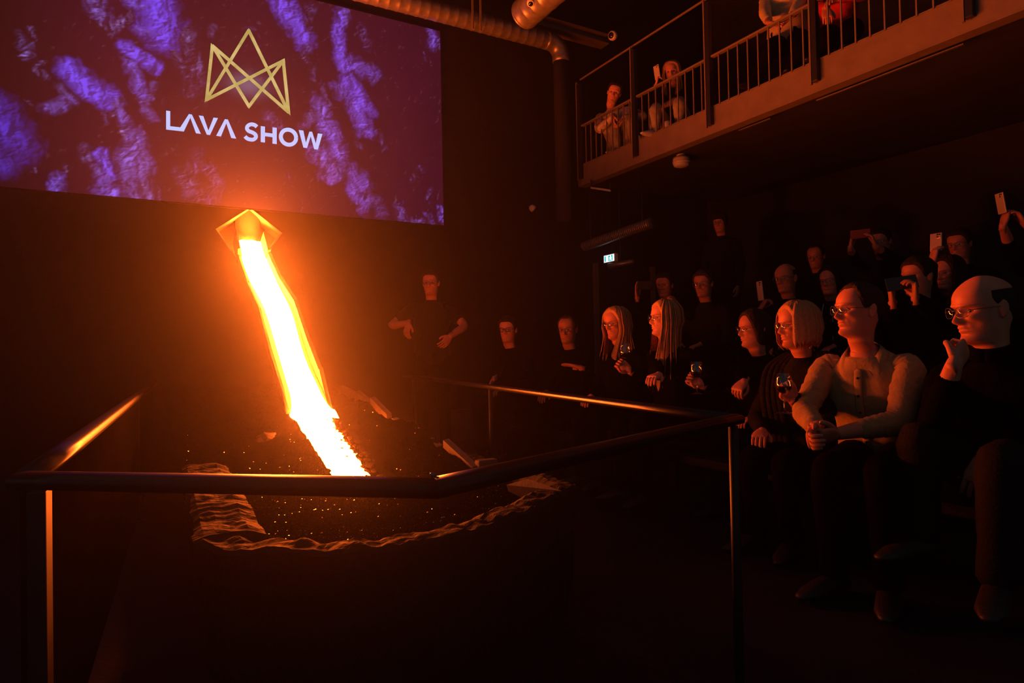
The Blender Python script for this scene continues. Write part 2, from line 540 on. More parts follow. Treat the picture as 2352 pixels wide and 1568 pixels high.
# more magenta towards the right-hand half of the picture
mag = np.clip((XX - on(560, 300, 1, SY).x) / 1.2, 0, 1)[..., None]
c = c * (1 - .35 * mag) + np.array((0.17, 0.045, 0.50)) * .35 * mag
base = np.stack([0.030 + 0 * XX, 0.0016 + 0 * XX, 0.013 + 0 * XX], -1)
edge_l = np.clip((XX - on(-20, 250, 1, SY).x) / 0.9, 0, 1)[..., None]  # left side darkened as a vignette painted into the picture
hz = np.exp(-((XX - on(700, 70, 1, SY).x) / 1.4) ** 2)[..., None]
img = base * (0.25 + 0.75 * edge_l) * (0.75 + .45 * vfbm(XX * 2, ZZ * 2, 77)[..., None]) + c * (lum ** 1.25)[..., None] * 1.05
halo = np.clip(lum, 0, 1)[..., None] * np.array((0.010, 0.003, 0.05)) + (np.clip(rel - 1.25, 0, 1) * np.clip(crag - .55, 0, 1) * edge_l[..., 0])[..., None] * np.array((.25, .13, .22))
img = img + halo
glare = np.exp(-(((XX - on(570, 195, 1, SY).x) / .16) ** 2 + ((ZZ - on(570, 195, 1, SY).z) / .1) ** 2))[..., None]
img = img + glare * np.array((0.10, 0.09, 0.15))
V = [(x, SY, z) for z in gz for x in gx]
F = [(j * GX + i, j * GX + i + 1, (j + 1) * GX + i + 1, (j + 1) * GX + i) for j in range(GZ - 1) for i in range(GX - 1)]
pic_mat = bpy.data.materials.new('projected_rock_picture')
pic_mat.use_nodes = True
try:
    pic_mat.cycles.emission_sampling = 'NONE'
except Exception:
    pass
try:
    pic_mat.emission_sampling = 'NONE'
except Exception:
    pass
nt = pic_mat.node_tree
pb = nt.nodes['Principled BSDF']
pb.inputs['Base Color'].default_value = (0.028, 0.028, 0.028, 1)
pb.inputs['Roughness'].default_value = 0.9
pb.inputs['Specular IOR Level'].default_value = 0.1
va = nn(nt, 'ShaderNodeVertexColor', layer_name='picture')
nt.links.new(va.outputs['Color'], pb.inputs['Emission Color'])
pb.inputs['Emission Strength'].default_value = 1.0
po = mk('projected_picture', V, F, pic_mat, scr)
ca = po.data.color_attributes.new('picture', 'FLOAT_COLOR', 'POINT')
ca.data.foreach_set('color', np.concatenate([img, np.ones_like(img[..., :1])], -1).astype(np.float32).ravel())
box('screen_board', (SX0 - .02, SY + .004, SZ0 - .01), (SX1 + .02, YW, SZ1 + .02), M['wall'], scr)


# emblem and lettering: flat shapes in the picture, coordinates read off the photograph
def pq(cx, cy, lift=0.0025):
    return on(350 + cx / 3.074, 30 + cy / 3.074, 1, SY - lift)


def stroke(pts, wd, lift=0.0025):
    V, F = [], []
    pts = [np.array(p, float) for p in pts]
    n = len(pts)
    for i, p in enumerate(pts):
        t = pts[min(i + 1, n - 1)] - pts[max(i - 1, 0)]
        t /= np.linalg.norm(t)
        nrm = np.array((-t[1], t[0]))
        k = 1.0
        if 0 < i < n - 1:
            t1 = (pts[i] - pts[i - 1]) / np.linalg.norm(pts[i] - pts[i - 1])
            k = 1 / max(.5, abs(np.dot(t, t1)))
        V += [pq(*(p + nrm * wd / 2 * k), lift), pq(*(p - nrm * wd / 2 * k), lift)]
        if i:
            F.append((2 * i - 2, 2 * i - 1, 2 * i + 1, 2 * i))
    return V, F


def quad(*p, lift=0.0025):
    return [pq(x, y, lift) for x, y in p], [(0, 1, 2, 3)]


M['gold_print'] = em('projected_gold', (0.46, 0.33, 0.09), 1.05, (0.66, 0.48, 0.18), 9.0)
M['white_print'] = em('projected_white', (0.52, 0.56, 1.0), 1.02, (0.56, 0.60, 1.0), 3.0)
cT, cL, cBL, cB, cR, cBR = (680, 122), (424, 230), (382, 612), (682, 658), (924, 336), (962, 700)
bars = []
for i, (a, b) in enumerate(((cL, cBL), (cBL, cT), (cT, cBR), (cBR, cR), (cR, cBL), (cL, cBR), (cL, cB), (cB, cR))):
    a, b = np.array(a, float), np.array(b, float)
    d = (b - a) / np.linalg.norm(b - a)
    bars.append(stroke([a - d * 4, b + d * 4], 23, 0.0025 + 0.0002 * i))
for p, q1, q2 in (((680, 106), (664, 134), (696, 134)), ((413, 210), (410, 245), (440, 238)), ((368, 630), (375, 590), (408, 606)), ((682, 676), (664, 650), (700, 650)), ((934, 318), (905, 333), (938, 350)), ((975, 724), (946, 692), (970, 680))):
    bars.append(([pq(*p, .0045), pq(*q1, .0045), pq(*q2, .0045)], [(0, 1, 2)]))
V, F = merge(*bars)
mk('crown_emblem', V, F, M['gold_print'], scr, smooth=False)
letters = {
    'L': [quad((97, 688), (126, 692), (126, 812), (97, 822)), quad((97, 795), (205, 807), (222, 836), (97, 822), lift=.0027)],
    'A': [quad((197, 806), (258, 712), (279, 716), (222, 836)), quad((258, 712), (279, 716), (342, 852), (308, 849), lift=.0027)],
    'V': [quad((327, 722), (360, 727), (407, 861), (384, 858)), quad((432, 737), (463, 741), (407, 861), (384, 858), lift=.0027)],
    'A2': [quad((450, 866), (512, 748), (533, 751), (484, 871)), quad((512, 748), (533, 751), (592, 886), (557, 882), lift=.0027)],
    'S': [stroke(crsp([(738, 803), (722, 790), (697, 785), (674, 796), (668, 815), (680, 832), (705, 842), (726, 856), (731, 876), (714, 892), (690, 892), (668, 884), (654, 870)], 4), 27)],
    'H': [quad((765, 797), (795, 801), (795, 914), (765, 910)), quad((848, 806), (878, 810), (878, 925), (848, 921)), quad((793, 843), (850, 850), (850, 876), (793, 869), lift=.0027)],
    'O': [stroke([(961 + 54 * math.cos(a), 876 + 53 * math.sin(a) + 5 * math.cos(a)) for a in [2 * math.pi * k / 32 for k in range(33)]], 28)],
    'W': [quad((1033, 825), (1066, 829), (1092, 953), (1066, 949)), quad((1109, 836), (1128, 838), (1092, 953), (1072, 950), lift=.0027), quad((1109, 836), (1128, 838), (1168, 964), (1142, 960), lift=.0029), quad((1168, 849), (1201, 853), (1168, 964), (1146, 961), lift=.0031)],
}
for k, parts in letters.items():
    V, F = merge(*parts)
    mk('letter', V, F, M['white_print'], scr, smooth=False)

# ------------------------------------------------------------------ kite-shaped niche with the furnace mouth
ND = 0.3
nic = thing('pour_niche', (N_B.x, YW, N_B.z), 'glowing kite-shaped recess in the back wall with the furnace spout, below the crown picture', 'niche')
corn = [N_T, N_R, N_B, N_L]
cen = sum(corn, Vector()) / 4
for i in range(4):
    a, b = corn[i], corn[(i + 1) % 4]
    oa, ob = cen + (a - cen) * 1.05, cen + (b - cen) * 1.05
    fr_, bk = Vector((0, -0.012, 0)), Vector((0, ND, 0))
    V = [a + fr_, b + fr_, ob + fr_, oa + fr_, a + bk, b + bk, ob + bk, oa + bk]
    mk('frame_board', V, [(0, 1, 2, 3), (7, 6, 5, 4), (0, 4, 5, 1), (2, 6, 7, 3), (1, 5, 6, 2), (3, 7, 4, 0)], M['niche'], nic, smooth=False)
bk = Vector((0, ND, 0))
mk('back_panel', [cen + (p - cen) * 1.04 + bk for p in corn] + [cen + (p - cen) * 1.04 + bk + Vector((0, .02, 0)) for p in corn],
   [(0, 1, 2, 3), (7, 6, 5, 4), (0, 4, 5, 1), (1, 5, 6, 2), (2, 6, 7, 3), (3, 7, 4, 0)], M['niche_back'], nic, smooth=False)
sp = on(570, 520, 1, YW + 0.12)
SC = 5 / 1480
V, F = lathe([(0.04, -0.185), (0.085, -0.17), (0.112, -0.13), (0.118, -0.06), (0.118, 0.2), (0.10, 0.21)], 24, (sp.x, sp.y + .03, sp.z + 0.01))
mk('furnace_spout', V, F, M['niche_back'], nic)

# ------------------------------------------------------------------ chute and lava
CX = 0.905
cpx = [(573, 556), (583, 595), (606, 655), (637, 716), (663, 805), (689, 880), (712, 942)]
cpath = [on(x, y, 0, CX) for x, y in cpx]
cpath[0] = Vector((CX, min(cpath[0].y, YW + 0.1), cpath[0].z))
chute = thing('lava_chute', (CX, cpath[-1].y, cpath[-1].z), 'pale ceramic trough slanting down from the niche, filled with white-hot lava', 'chute')


def sect_frame(i, pts):
    t = (pts[min(i + 1, len(pts) - 1)] - pts[max(i - 1, 0)]).normalized()
    x = Vector((1, 0, 0))
    n = x.cross(t)
    if n.z < 0:
        n = -n
    return x, n.normalized()


for i in range(len(cpath) - 1):
    a, b = cpath[i], cpath[i + 1]
    t = (b - a).normalized()
    x, n = Vector((1, 0, 0)), Vector((1, 0, 0)).cross(t)
    if n.z < 0:
        n = -n
    hw, th = 0.118, 0.026
    h0, h1 = ((0.125, 0.10), (0.075, 0.08), (0.08, 0.095), (0.095, 0.095), (0.095, 0.09), (0.10, 0.0))[i]
    lw = (.9, .4, .25, .25, .25, .25)[i]   # the near wall of the trough is the lower one
    prof = lambda h: [(-hw - th, -0.018), (-hw - th, h * lw + .004), (-hw - th * .85, h * lw + .012), (-hw, h * lw), (-hw * .92, -0.012), (hw * .92, -0.012), (hw, h), (hw + th * .85, h + .014), (hw + th, h + .006), (hw + th, -0.018)]
    if i == 0:
        prof = lambda h: [(-hw - th, -0.05), (-hw - th, h), (-hw - th * .4, h + .008), (-hw, h), (-hw * .8, -0.012), (hw * .8, -0.012), (hw, h), (hw + th * .85, h + .014), (hw + th, h + .006), (hw + th, -0.05)]
    ov = t * (0.012 if i else 0.0)
    if i == 5:
        prof = lambda h: [(-hw - th, -0.03), (-hw - th, h * lw + .004), (-hw - th * .85, h * lw + .012), (-hw, h * lw), (-hw * .92, -0.012), (hw * .92, -0.012), (hw, h), (hw + th * .85, h + .014), (hw + th, h + .006), (hw + th, -0.03)]
    end = prof(h1)
    if i == 5:
        end = [(u, max(-0.015, min(v, -0.004))) for u, v in end]
    V = [a - ov + x * u + n * v for u, v in prof(h0)] + [b + ov * .2 + x * u + n * v for u, v in end]
    k = 10
    F = [(j, (j + 1) % k, k + (j + 1) % k, k + j) for j in range(k)] + [tuple(range(k))[::-1], tuple(range(k, 2 * k))]
    o = mk('trough_section', V, F, M['ceramic'], chute, smooth=False)

lava_mat = em('molten_lava', LAVA_RGB, LAVA_POWER)
_nt = lava_mat.node_tree
_tc = nn(_nt, 'ShaderNodeTexCoord')
_sx = nn(_nt, 'ShaderNodeSeparateXYZ')
_mr = nn(_nt, 'ShaderNodeMapRange')          # the melt cools on its way down
for _i, _v in ((1, 0.45), (2, 1.9), (3, 0.22 * LAVA_POWER), (4, LAVA_POWER)):
    _mr.inputs[_i].default_value = _v
_gm = nn(_nt, 'ShaderNodeNewGeometry')
_nt.links.new(_gm.outputs['Position'], _sx.inputs[0])
_nt.links.new(_sx.outputs['Z'], _mr.inputs[0])
_nt.links.new(_mr.outputs[0], [n for n in _nt.nodes if n.type == 'EMISSION'][0].inputs['Strength'])
lav = thing('lava_stream', (CX, 3.6, 0.5), 'white-hot molten lava pouring down the trough and over the dark gravel', 'lava')
_l1, _l2 = on(720, 957, 2, 0.63), on(730, 973, 2, 0.60)
sp_path = [Vector(p) for p in crsp([tuple(p) for p in cpath] + [tuple(_l1), tuple(_l2)], 4)]
V, F = [], []
NS = 9
for i, p in enumerate(sp_path):
    x, n = sect_frame(i, sp_path)
    s = i / (len(sp_path) - 1)
    hw = 0.098 + 0.012 * math.sin(s * 9) + .022 * max(0, min(1, (s - .7) / .1))
    lvl = 0.012 + 0.016 * min(1, s * 3)
    for j in range(NS):
        u = -1 + 2 * j / (NS - 1)
        V.append(p + x * (u * hw) + n * (lvl + 0.012 * (1 - u * u) + 0.004 * math.sin(7 * u + s * 30)))
for i in range(len(sp_path) - 1):
    for j in range(NS - 1):
        F.append((i * NS + j, i * NS + j + 1, (i + 1) * NS + j + 1, (i + 1) * NS + j))
mk('pouring_stream', V, F, lava_mat, lav)

# gravel bed: height of the ground inside the basin
BX0, BX1, BY0 = 0.16, 1.42, 1.86
_bend = cpath[-1]
flow_px = [(712, 945), (738, 985), (762, 1020), (785, 1055), (808, 1093), (822, 1120)]
flow_z = [0.640, 0.575, 0.525, 0.475, 0.425, 0.40]
flow = [on(x, y, 2, z) for (x, y), z in zip(flow_px, flow_z)]


def bed_z(x, y):
    z = 0.405 + 0.085 * max(0.0, y - 3.0)
    z += (0.095 + 0.05 * mnoise.noise(Vector((y * 2.3, 3.0, 1.0)))) * max(0, min(1, (x - 1.05) / .35)) * max(0, min(1, (y - 2.6)))
    # ramp of rubble under the stream
    if y > 2.7:
        yy = [p.y for p in flow][::-1]
        cz = float(np.interp(y, yy, flow_z[::-1])) if y <= yy[-1] else 0.64
        cx = float(np.interp(y, yy, [p.x for p in flow][::-1])) if y <= yy[-1] else CX
        k = math.exp(-((x - cx) / 0.26) ** 2) * (1 if y < 4.15 else max(0, 1 - (y - 4.15) / .5))
        z = z * (1 - k) + max(z, cz - 0.02) * k
    return z


def bed_full(x, y):
    z = bed_z(x, y)
    a = mnoise.noise(Vector((x * 7, y * 7, 1)))
    b = mnoise.noise(Vector((x * 26, y * 26, 2)))
    c2 = mnoise.noise(Vector((x * 70, y * 70, 5)))
    rip = math.sin(y * 34 + 5 * mnoise.noise(Vector((x * 3, y * 3, 9)))) * 0.006
    return z + 0.016 * a + 0.008 * b + 0.005 * c2 + rip * .6


nx, ny = 150, 300
xs = np.linspace(BX0 - .02, BX1 + .02, nx)
tt = np.linspace(0, 1, ny)
ys = 1.72 + (6.7 - 1.72) * tt ** 1.7
V = [(x, y, bed_full(x, y)) for y in ys for x in xs]
rim_px = [(478, 1236), (520, 1255), (620, 1250), (700, 1258), (800, 1256), (900, 1246), (1000, 1228), (1100, 1205), (1200, 1168), (1310, 1112)]
rim = [on(x, y, 2, 0.475) for x, y in rim_px]
rim_y = lambda x: float(np.interp(x, [p.x for p in rim], [p.y for p in rim]))
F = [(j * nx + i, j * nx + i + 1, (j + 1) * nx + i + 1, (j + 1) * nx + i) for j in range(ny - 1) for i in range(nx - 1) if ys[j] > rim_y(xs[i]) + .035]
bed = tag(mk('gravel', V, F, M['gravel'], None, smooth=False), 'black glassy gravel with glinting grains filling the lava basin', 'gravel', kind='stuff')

V, F = [], []
for k in range(4200):
    x = random.uniform(BX0 + .03, BX1 - .03)
    y = 1.8 + 3.0 * random.random() ** 1.5
    if y < rim_y(x) + .1 or (abs(x - CX) < .16 and y > 2.7):
        continue
    z = bed_full(x, y) + .003
    nrm = Vector((random.gauss(0, .38), random.gauss(0, .38), 1)).normalized()
    u = nrm.orthogonal().normalized()
    b = nrm.cross(u)
    r_ = random.uniform(.0015, .0042)
    a0 = random.random() * 6
    n0 = len(V)
    V += [Vector((x, y, z)) + (u * math.cos(a0 + q * 2.09) + b * math.sin(a0 + q * 2.09)) * r_ for q in range(3)] + [Vector((x, y, z)) - nrm * r_]
    F += [(n0, n0 + 1, n0 + 2), (n0, n0 + 3, n0 + 1), (n0 + 1, n0 + 3, n0 + 2), (n0 + 2, n0 + 3, n0)]
tag(mk('glinting_grains', V, F, M['grain'], bed, smooth=False), 'small glassy grains that glint', kind='stuff')

# lava over the gravel, ragged edges and patches of crust
V, F = [], []
fp = [Vector(p) for p in crsp([tuple(p) for p in flow], 9)]
NS = 15
for i, p in enumerate(fp):
    t = (fp[min(i + 1, len(fp) - 1)] - fp[max(i - 1, 0)])
    x = Vector((t.y, -t.x, 0)).normalized() * -1
    s = i / (len(fp) - 1)
    wl_ = 0.128 - 0.030 * s - .024 * min(1, s * 6) + 0.018 * mnoise.noise(Vector((s * 14, 1, 0))) + 0.008 * mnoise.noise(Vector((s * 50, 4, 0)))
    wr_ = 0.128 - 0.028 * s - .024 * min(1, s * 6) + 0.020 * mnoise.noise(Vector((s * 17, 7, 0))) + 0.014 * mnoise.noise(Vector((s * 60, 8, 0)))
    if x.x < 0:
        x = -x
    for j in range(NS):
        u = -1 + 2 * j / (NS - 1)
        q = p + x * (u * (wr_ if u > 0 else wl_))
        hgt = 0.024 * (1 - u ** 4) + 0.010 * mnoise.noise(Vector((q.x * 40, q.y * 40, 3)))
        V.append(Vector((q.x, q.y, p.z - 0.012 + hgt)))
for i in range(len(fp) - 1):
    for j in range(NS - 1):
        F.append((i * NS + j, i * NS + j + 1, (i + 1) * NS + j + 1, (i + 1) * NS + j))
mk('spreading_flow', V, F, lava_mat, lav)
# dark crust flakes and scattered lumps at the right-hand edge of the flow
V, F = [], []
for k in range(70):
    s = random.random()
    i = int(s * (len(fp) - 1))
    p = fp[i]
    big = random.random() < 0.25
    off = random.uniform(0.02, 0.085) if big else random.uniform(0.075, 0.15)
    c0 = Vector((p.x + off, p.y + random.uniform(-.02, .02), p.z + (0.012 if big else 0.0)))
    r = random.uniform(.006, .012) if big else random.uniform(.008, .022)
    bm = bmesh.new()
    bmesh.ops.create_icosphere(bm, subdivisions=1, radius=r)
    vv = [Vector((v.co.x * random.uniform(.6, 1.3), v.co.y * random.uniform(.6, 1.3), v.co.z * random.uniform(.35, .9))) + c0 for v in bm.verts]
    bm.verts.index_update()
    ff = [[v.index for v in f.verts] for f in bm.faces]
    bm.free()
    n0 = len(V)
    V += vv
    F += [[q + n0 for q in f] for f in ff]
cr = tag(mk('cooling_crust', V, F, M['crust'], lav, smooth=False), 'dark cooling lumps along the edge of the flow', kind='stuff')

# ------------------------------------------------------------------ basin around the gravel
basin = thing('lava_basin', (0.8, 1.9, 0), 'rough dark stone basin holding the black gravel, behind the front rail', 'basin')


def rimwall(path, zt, thick, name, mat, zb=0.0, amp=0.02, lean=0.05, res=0.014, htop=9):
    pts = []
    for a, b in zip(path[:-1], path[1:]):
        a, b = np.array(a), np.array(b)
        n = max(2, int(np.linalg.norm(b - a) / res))
        for k in range(n):
            pts.append(a + (b - a) * k / n)
    pts.append(np.array(path[-1]))
    cols = []
    n = len(pts)
    V, F = [], []
    zl = list(np.linspace(zb, 1, 12))
    for i, p in enumerate(pts):
        t = pts[min(i + 2, n - 1)] - pts[max(i - 2, 0)]
        t = t / np.linalg.norm(t)
        nr = np.array((t[1], -t[0]))  # outward (to the right of travel)
        s = i / (n - 1)
        z1 = float(np.interp(s, [q[0] for q in zt], [q[1] for q in zt])) + amp * mnoise.noise(Vector((p[0] * 9, p[1] * 9, 4))) + amp * .4 * mnoise.noise(Vector((p[0] * 30, p[1] * 30, 4)))
        col = []
        for zf in zl:
            o = lean * (zf - .4) + amp * 1.6 * mnoise.noise(Vector((p[0] * 5, p[1] * 5, zf * 3))) + amp * .5 * mnoise.noise(Vector((p[0] * 22, p[1] * 22, zf * 12)))
            q = p + nr * o
            col.append((q[0], q[1], z1 * zf if zf < 1 else z1 - .012))
        for u in np.linspace(.12, .88, htop):
            q = p + nr * (lean * .6 - thick * u)
            col.append((q[0], q[1], z1 + amp * .7 * mnoise.noise(Vector((q[0] * 24, q[1] * 24, 1)))))
        q = p - nr * thick
        col += [(q[0], q[1], z1 - .02), (q[0], q[1], z1 - .14), (q[0], q[1], 0.0)]
        cols.append(col)
    k = len(cols[0])
    V = [v for c_ in cols for v in c_]
    for i in range(n - 1):
        for j in range(k - 1):
            F.append((i * k + j, i * k + j + 1, (i + 1) * k + j + 1, (i + 1) * k + j))
    F.append(tuple(range(k)))
    F.append(tuple(range((n - 1) * k, n * k))[::-1])
    return mk(name, V, F, mat, basin, smooth=False)


rimp = [(p.x, p.y) for p in rim]
rimwall(rimp, [(0, .475), (1, .475)], 0.10, 'front_wall', M['stone'], amp=0.014)
rimwall([(rimp[0][0] + .02, 3.4), (rimp[0][0] + .01, 2.6), (rimp[0][0], rimp[0][1])], [(0, .5), (.6, .5), (1, .478)], 0.16, 'left_wall', M['stone'], amp=0.014)
rimwall([rimp[-1], (1.56, 2.6), (1.56, 6.6)], [(0, .475), (.1, .44), (1, .44)], 0.05, 'right_wall', M['stone'], amp=0.014)
# pale insulation boards standing along the right-hand side, tops showing out of the gravel
bpx = [((795, 906), (802, 921)), ((812, 925), (832, 944)), ((838, 951), (863, 968)), ((884, 979), (904, 995)), ((906, 996), (939, 1018)), ((946, 1026), (998, 1062))]
for k in range(6):
    y1 = 5.35 - k * 0.42
    y0 = y1 - 0.36
    zt_ = 0.47 + 0.135 * max(0, (y0 - 2.9))
    x0 = 1.40 + 0.012 * (k % 2)
    V = [Vector(v) for v in ((x0, y0, 0.2), (x0, y1, 0.2), (x0, y1, zt_ + .03 * (k % 3)), (x0, y0, zt_ - .035), (x0 + .035, y0, 0.2), (x0 + .035, y1, 0.2), (x0 + .035, y1, zt_ + .03 * (k % 3) + .005), (x0 + .035, y0, zt_ - .03))]
    mk('insulation_board', V, [(0, 1, 2, 3), (7, 6, 5, 4), (0, 4, 5, 1), (2, 6, 7, 3), (1, 5, 6, 2), (3, 7, 4, 0)], M['firebrick'], basin, smooth=False)
pa, pb_, pc, pd = on(1163, 1113, 2, .46), on(1212, 1099, 2, .50), on(1290, 1127, 2, .49), on(1232, 1146, 2, .43)
up = Vector((0.0, 0.0, -0.02))
V = [pa, pb_, pc, pd] + [p + Vector((.015, .01, -.03)) for p in (pa, pb_, pc, pd)]
o = mk('insulation_board', V, [(0, 1, 2, 3), (7, 6, 5, 4), (0, 4, 5, 1), (2, 6, 7, 3), (1, 5, 6, 2), (3, 7, 4, 0)], M['firebrick'], basin, smooth=False)
pa = on(1110, 1060, 2, .45)
box('insulation_board', (pa.x - .05, pa.y - .05, .25), (pa.x + .06, pa.y + .0, .465), M['firebrick'], basin, bev=.01)
# dark rock knob left of the flow
kb = on(612, 1012, 2, 0.5)
bm = bmesh.new()
bmesh.ops.create_icosphere(bm, subdivisions=3, radius=0.11)
for v in bm.verts:
    v.co = Vector((v.co.x * .8, v.co.y, v.co.z * .9)) * (1 + .35 * mnoise.noise(v.co * 14)) + Vector((kb.x, kb.y, .45))
rk = bpy.data.meshes.new('rock')
bm.to_mesh(rk)
bm.free()
rk.materials.append(M['stone'])
tag(link('rock', rk), 'dark rock half buried in gravel left of the flow', 'rock')

# ------------------------------------------------------------------ guard rail round the basin
RZ = 0.80
A_, B_, C_ = on(92, 1081, 2, RZ), on(990, 1095, 2, RZ), on(1668, 952, 2, RZ)
D_, E_ = on(905, 857, 2, RZ), on(340, 891, 2, RZ)
dirL = (E_ - A_).normalized()
E2 = A_ + dirL * ((6.72 - A_.y) / dirL.y)
dirR = (D_ - C_).normalized()
D2 = C_ + dirR * min(4.9, (6.7 - C_.y) / dirR.y)
railing = thing('guard_rail', (B_.x, B_.y, 0), 'dark metal barrier with rounded top bar and square posts around the lava basin', 'railing')
poly = [E2, A_, B_, C_, D2]   # inner top edge line


def handrail(i):
    prof = [(-0.004, -0.025)] + [(0.0205 - 0.0265 * math.cos(t), -0.014 + 0.017 * math.sin(t) ** 0.75) for t in np.linspace(0.05, math.pi - 0.05, 12)] + [(0.045, -0.025)]
    a, b = poly[i], poly[i + 1]

    def outn(p, q):
        d = (q - p).normalized()
        return Vector((-d.y, d.x, 0)) * -1 if False else Vector((d.y, -d.x, 0)) * -1
    # outward = away from the basin centre
    cc = Vector((0.9, 3.0, RZ))

    def on_(p, q):
        d = (q - p).normalized()
        nn_ = Vector((d.y, -d.x, 0))
        return nn_ if nn_.dot((p + q) / 2 - cc) > 0 else -nn_
    n1 = on_(a, b)

    def mitre(j):
        if 0 < j < 4:
            m = (on_(poly[j - 1], poly[j]) + on_(poly[j], poly[j + 1])).normalized()
            return m / max(.35, m.dot(n1))
        return n1
    ma, mb = mitre(i), mitre(i + 1)
    N = 10
    V, F = [], []
    k = len(prof)
    for s in range(N + 1):
        p = a + (b - a) * (s / N)
        m = ma + (mb - ma) * (s / N) if 0 < s < N else (ma if s == 0 else mb)
        if 0 < s < N:
            m = n1
        for u, v in prof:
            V.append(p + m * u + Vector((0, 0, v)))
    for s in range(N):
        for j in range(k):
            F.append((s * k + j, s * k + (j + 1) % k, (s + 1) * k + (j + 1) % k, (s + 1) * k + j))
    F.append(tuple(range(k))[::-1])
    F.append(tuple(range(N * k, N * k + k)))
    return mk('handrail', V, F, M['rail'], railing, smooth=True)


for i in range(4):
    h = handrail(i)
    h.data.polygons.foreach_set('use_smooth', [True] * len(h.data.polygons))


def rpost(p, d, nrm):
    V, F = tube([Vector((p.x, p.y, .02)), Vector((p.x, p.y, RZ - .03))], .014, 16, cap=False)
    mk('post', V, F, M['rail_face'], railing)
    V, F = lathe([(.045, 0), (.045, .008), (.02, .014), (.015, .02)], 18, (p.x, p.y, 0))
    mk('foot_plate', V, F, M['rail_face'], railing)


UPZ = Vector((0, 0, 1))
nL = Vector((dirL.y, -dirL.x, 0)) * -1
dAB = (B_ - A_).normalized()
nAB = Vector((dAB.y, -dAB.x, 0))
dBC = (C_ - B_).normalized()
pA = A_ + nAB * .045 + dAB * .0
pA = on(113, 1126, 2, RZ - .028) + nL * .014
box('post', (-.03, -.014, .012), (.03, .014, RZ - .024), M['rail_face'], railing, bev=.003, axes=(dirL, nL, UPZ), c=(pA.x, pA.y, 0))
box('foot_plate', (-.06, -.04, 0), (.06, .04, .012), M['rail_face'], railing, axes=(dirL, nL, UPZ), c=(pA.x, pA.y, 0))
pC = on(1684, 982, 2, RZ - .035)
rpost(pC, dBC, Vector((dBC.y, -dBC.x, 0)))
nR = Vector((dirR.y, -dirR.x, 0))
pE = on(330, 900, 2, RZ) + nL * .04
rpost(pE, dirL, nL)
for s in (2.3, 4.6):
    rpost(C_ + dirR * s + nR * .04, dirR, nR)
# side panel under the left bar
box('side_panel', (0.03, -0.006, 0.06), ((E2 - A_).length - .1, 0.006, RZ - .045), M['panel'], railing, axes=(dirL, nL, Vector((0, 0, 1))), c=(A_.x + nL.x * .03, A_.y + nL.y * .03, 0))
pr = on(992, 1095, 2, RZ)
V, F = lathe([(0.0045, -.004), (0.006, 0.0), (0.005, .003), (0.001, .004)], 12, (pr.x, pr.y - .004, RZ + .004))
tag(mk('screw', V, F, M['frame_clear'], railing), 'bright screw head')

# ------------------------------------------------------------------ ducts, lamp heads and detectors under the roof
def duct(name, p0, p1, r, label, ribs, extra=None, group=None):
    p0, p1 = Vector(p0), Vector(p1)
    L = (p1 - p0).length
    ax = (p1 - p0) / L
    prof = []
    n = int(L * ribs)
    for i in range(n):
        h = L * i / n
        prof += [(r, h), (r, h + L / n * .7), (r * 1.035, h + L / n * .8), (r * 1.035, h + L / n * .92)]
    prof.append((r, L))
    th = thing(name, p0, label, 'duct', group)
    V, F = lathe(prof, 28, p0, ax)
    mk('duct_run', V, F, M['duct'], th, smooth=True)
    return th


d0, d1 = on(930, -30, 1, 6.58), on(1262, 92, 1, 6.50)
d0.z = d1.z = d1.z
d0 = Vector((-0.4, 6.52, d1.z))
dv = duct('ventilation_duct', d0, Vector((d1.x, 6.52, d1.z)), 0.105, 'ribbed round duct along the top of the back wall, bending down at right', 9)
el = [Vector((d1.x + .18 * math.sin(a) * 1.0, 6.52, d1.z - .18 * (1 - math.cos(a)))) for a in np.linspace(0, math.pi / 2, 9)]
V, F = tube([el[0] - Vector((.05, 0, 0))] + el + [el[-1] - Vector((0, 0, .05))], .108, 24, cap=False)
mk('elbow', V, F, M['duct'], dv)
V, F = tube([el[-1], Vector((el[-1].x, 6.52, 2.6))], .1, 24, cap=False)
mk('down_pipe', V, F, M['wall_right'], dv)
for px in (1087, 1105):
    q = on(px, 58 if px > 1100 else 55, 1, 6.4)
    box('hanger', (q.x - .01, 6.40, d1.z - .16), (q.x + .01, 6.415, d1.z + .5), M['steel'], dv)
e0 = at(1207, 30, 6.4)
e1 = Vector((e0.x, e0.y - 3.2, e0.z))
dd = duct('large_duct', e1, e0, 0.148, 'wide spiral duct running overhead toward the viewer, its end cap above the wall', 8)
V, F = lathe([(0.148, 0), (0.150, .02), (0.13, .045), (0.08, .062), (0.01, .066)], 28, e0, (0, 1, 0))
mk('end_cap', V, F, M['duct'], dd)
q = at(1219, 4, 5.9)
lt = thing('spot_lamp', q, 'small round spot lamp hanging at the end of the wide duct', 'lamp')
V, F = lathe([(.02, -.05), (.032, -.045), (.035, .03), (.028, .036), (.004, .036)], 18, q, (-.3, -.4, -.8))
mk('lamp_head', V, F, M['white_plastic'], lt)
V, F = lathe([(.024, 0), (.02, .008), (.004, .011)], 18, q + Vector((-.3, -.4, -.8)).normalized() * .035, (-.3, -.4, -.8))
mk('lamp_lens', V, F, M['lensglass'], lt)
V, F = tube([q + Vector((0, 0, .04)), q + Vector((0, .05, .3))], .008, 8)
mk('bracket', V, F, M['black_steel'], lt)
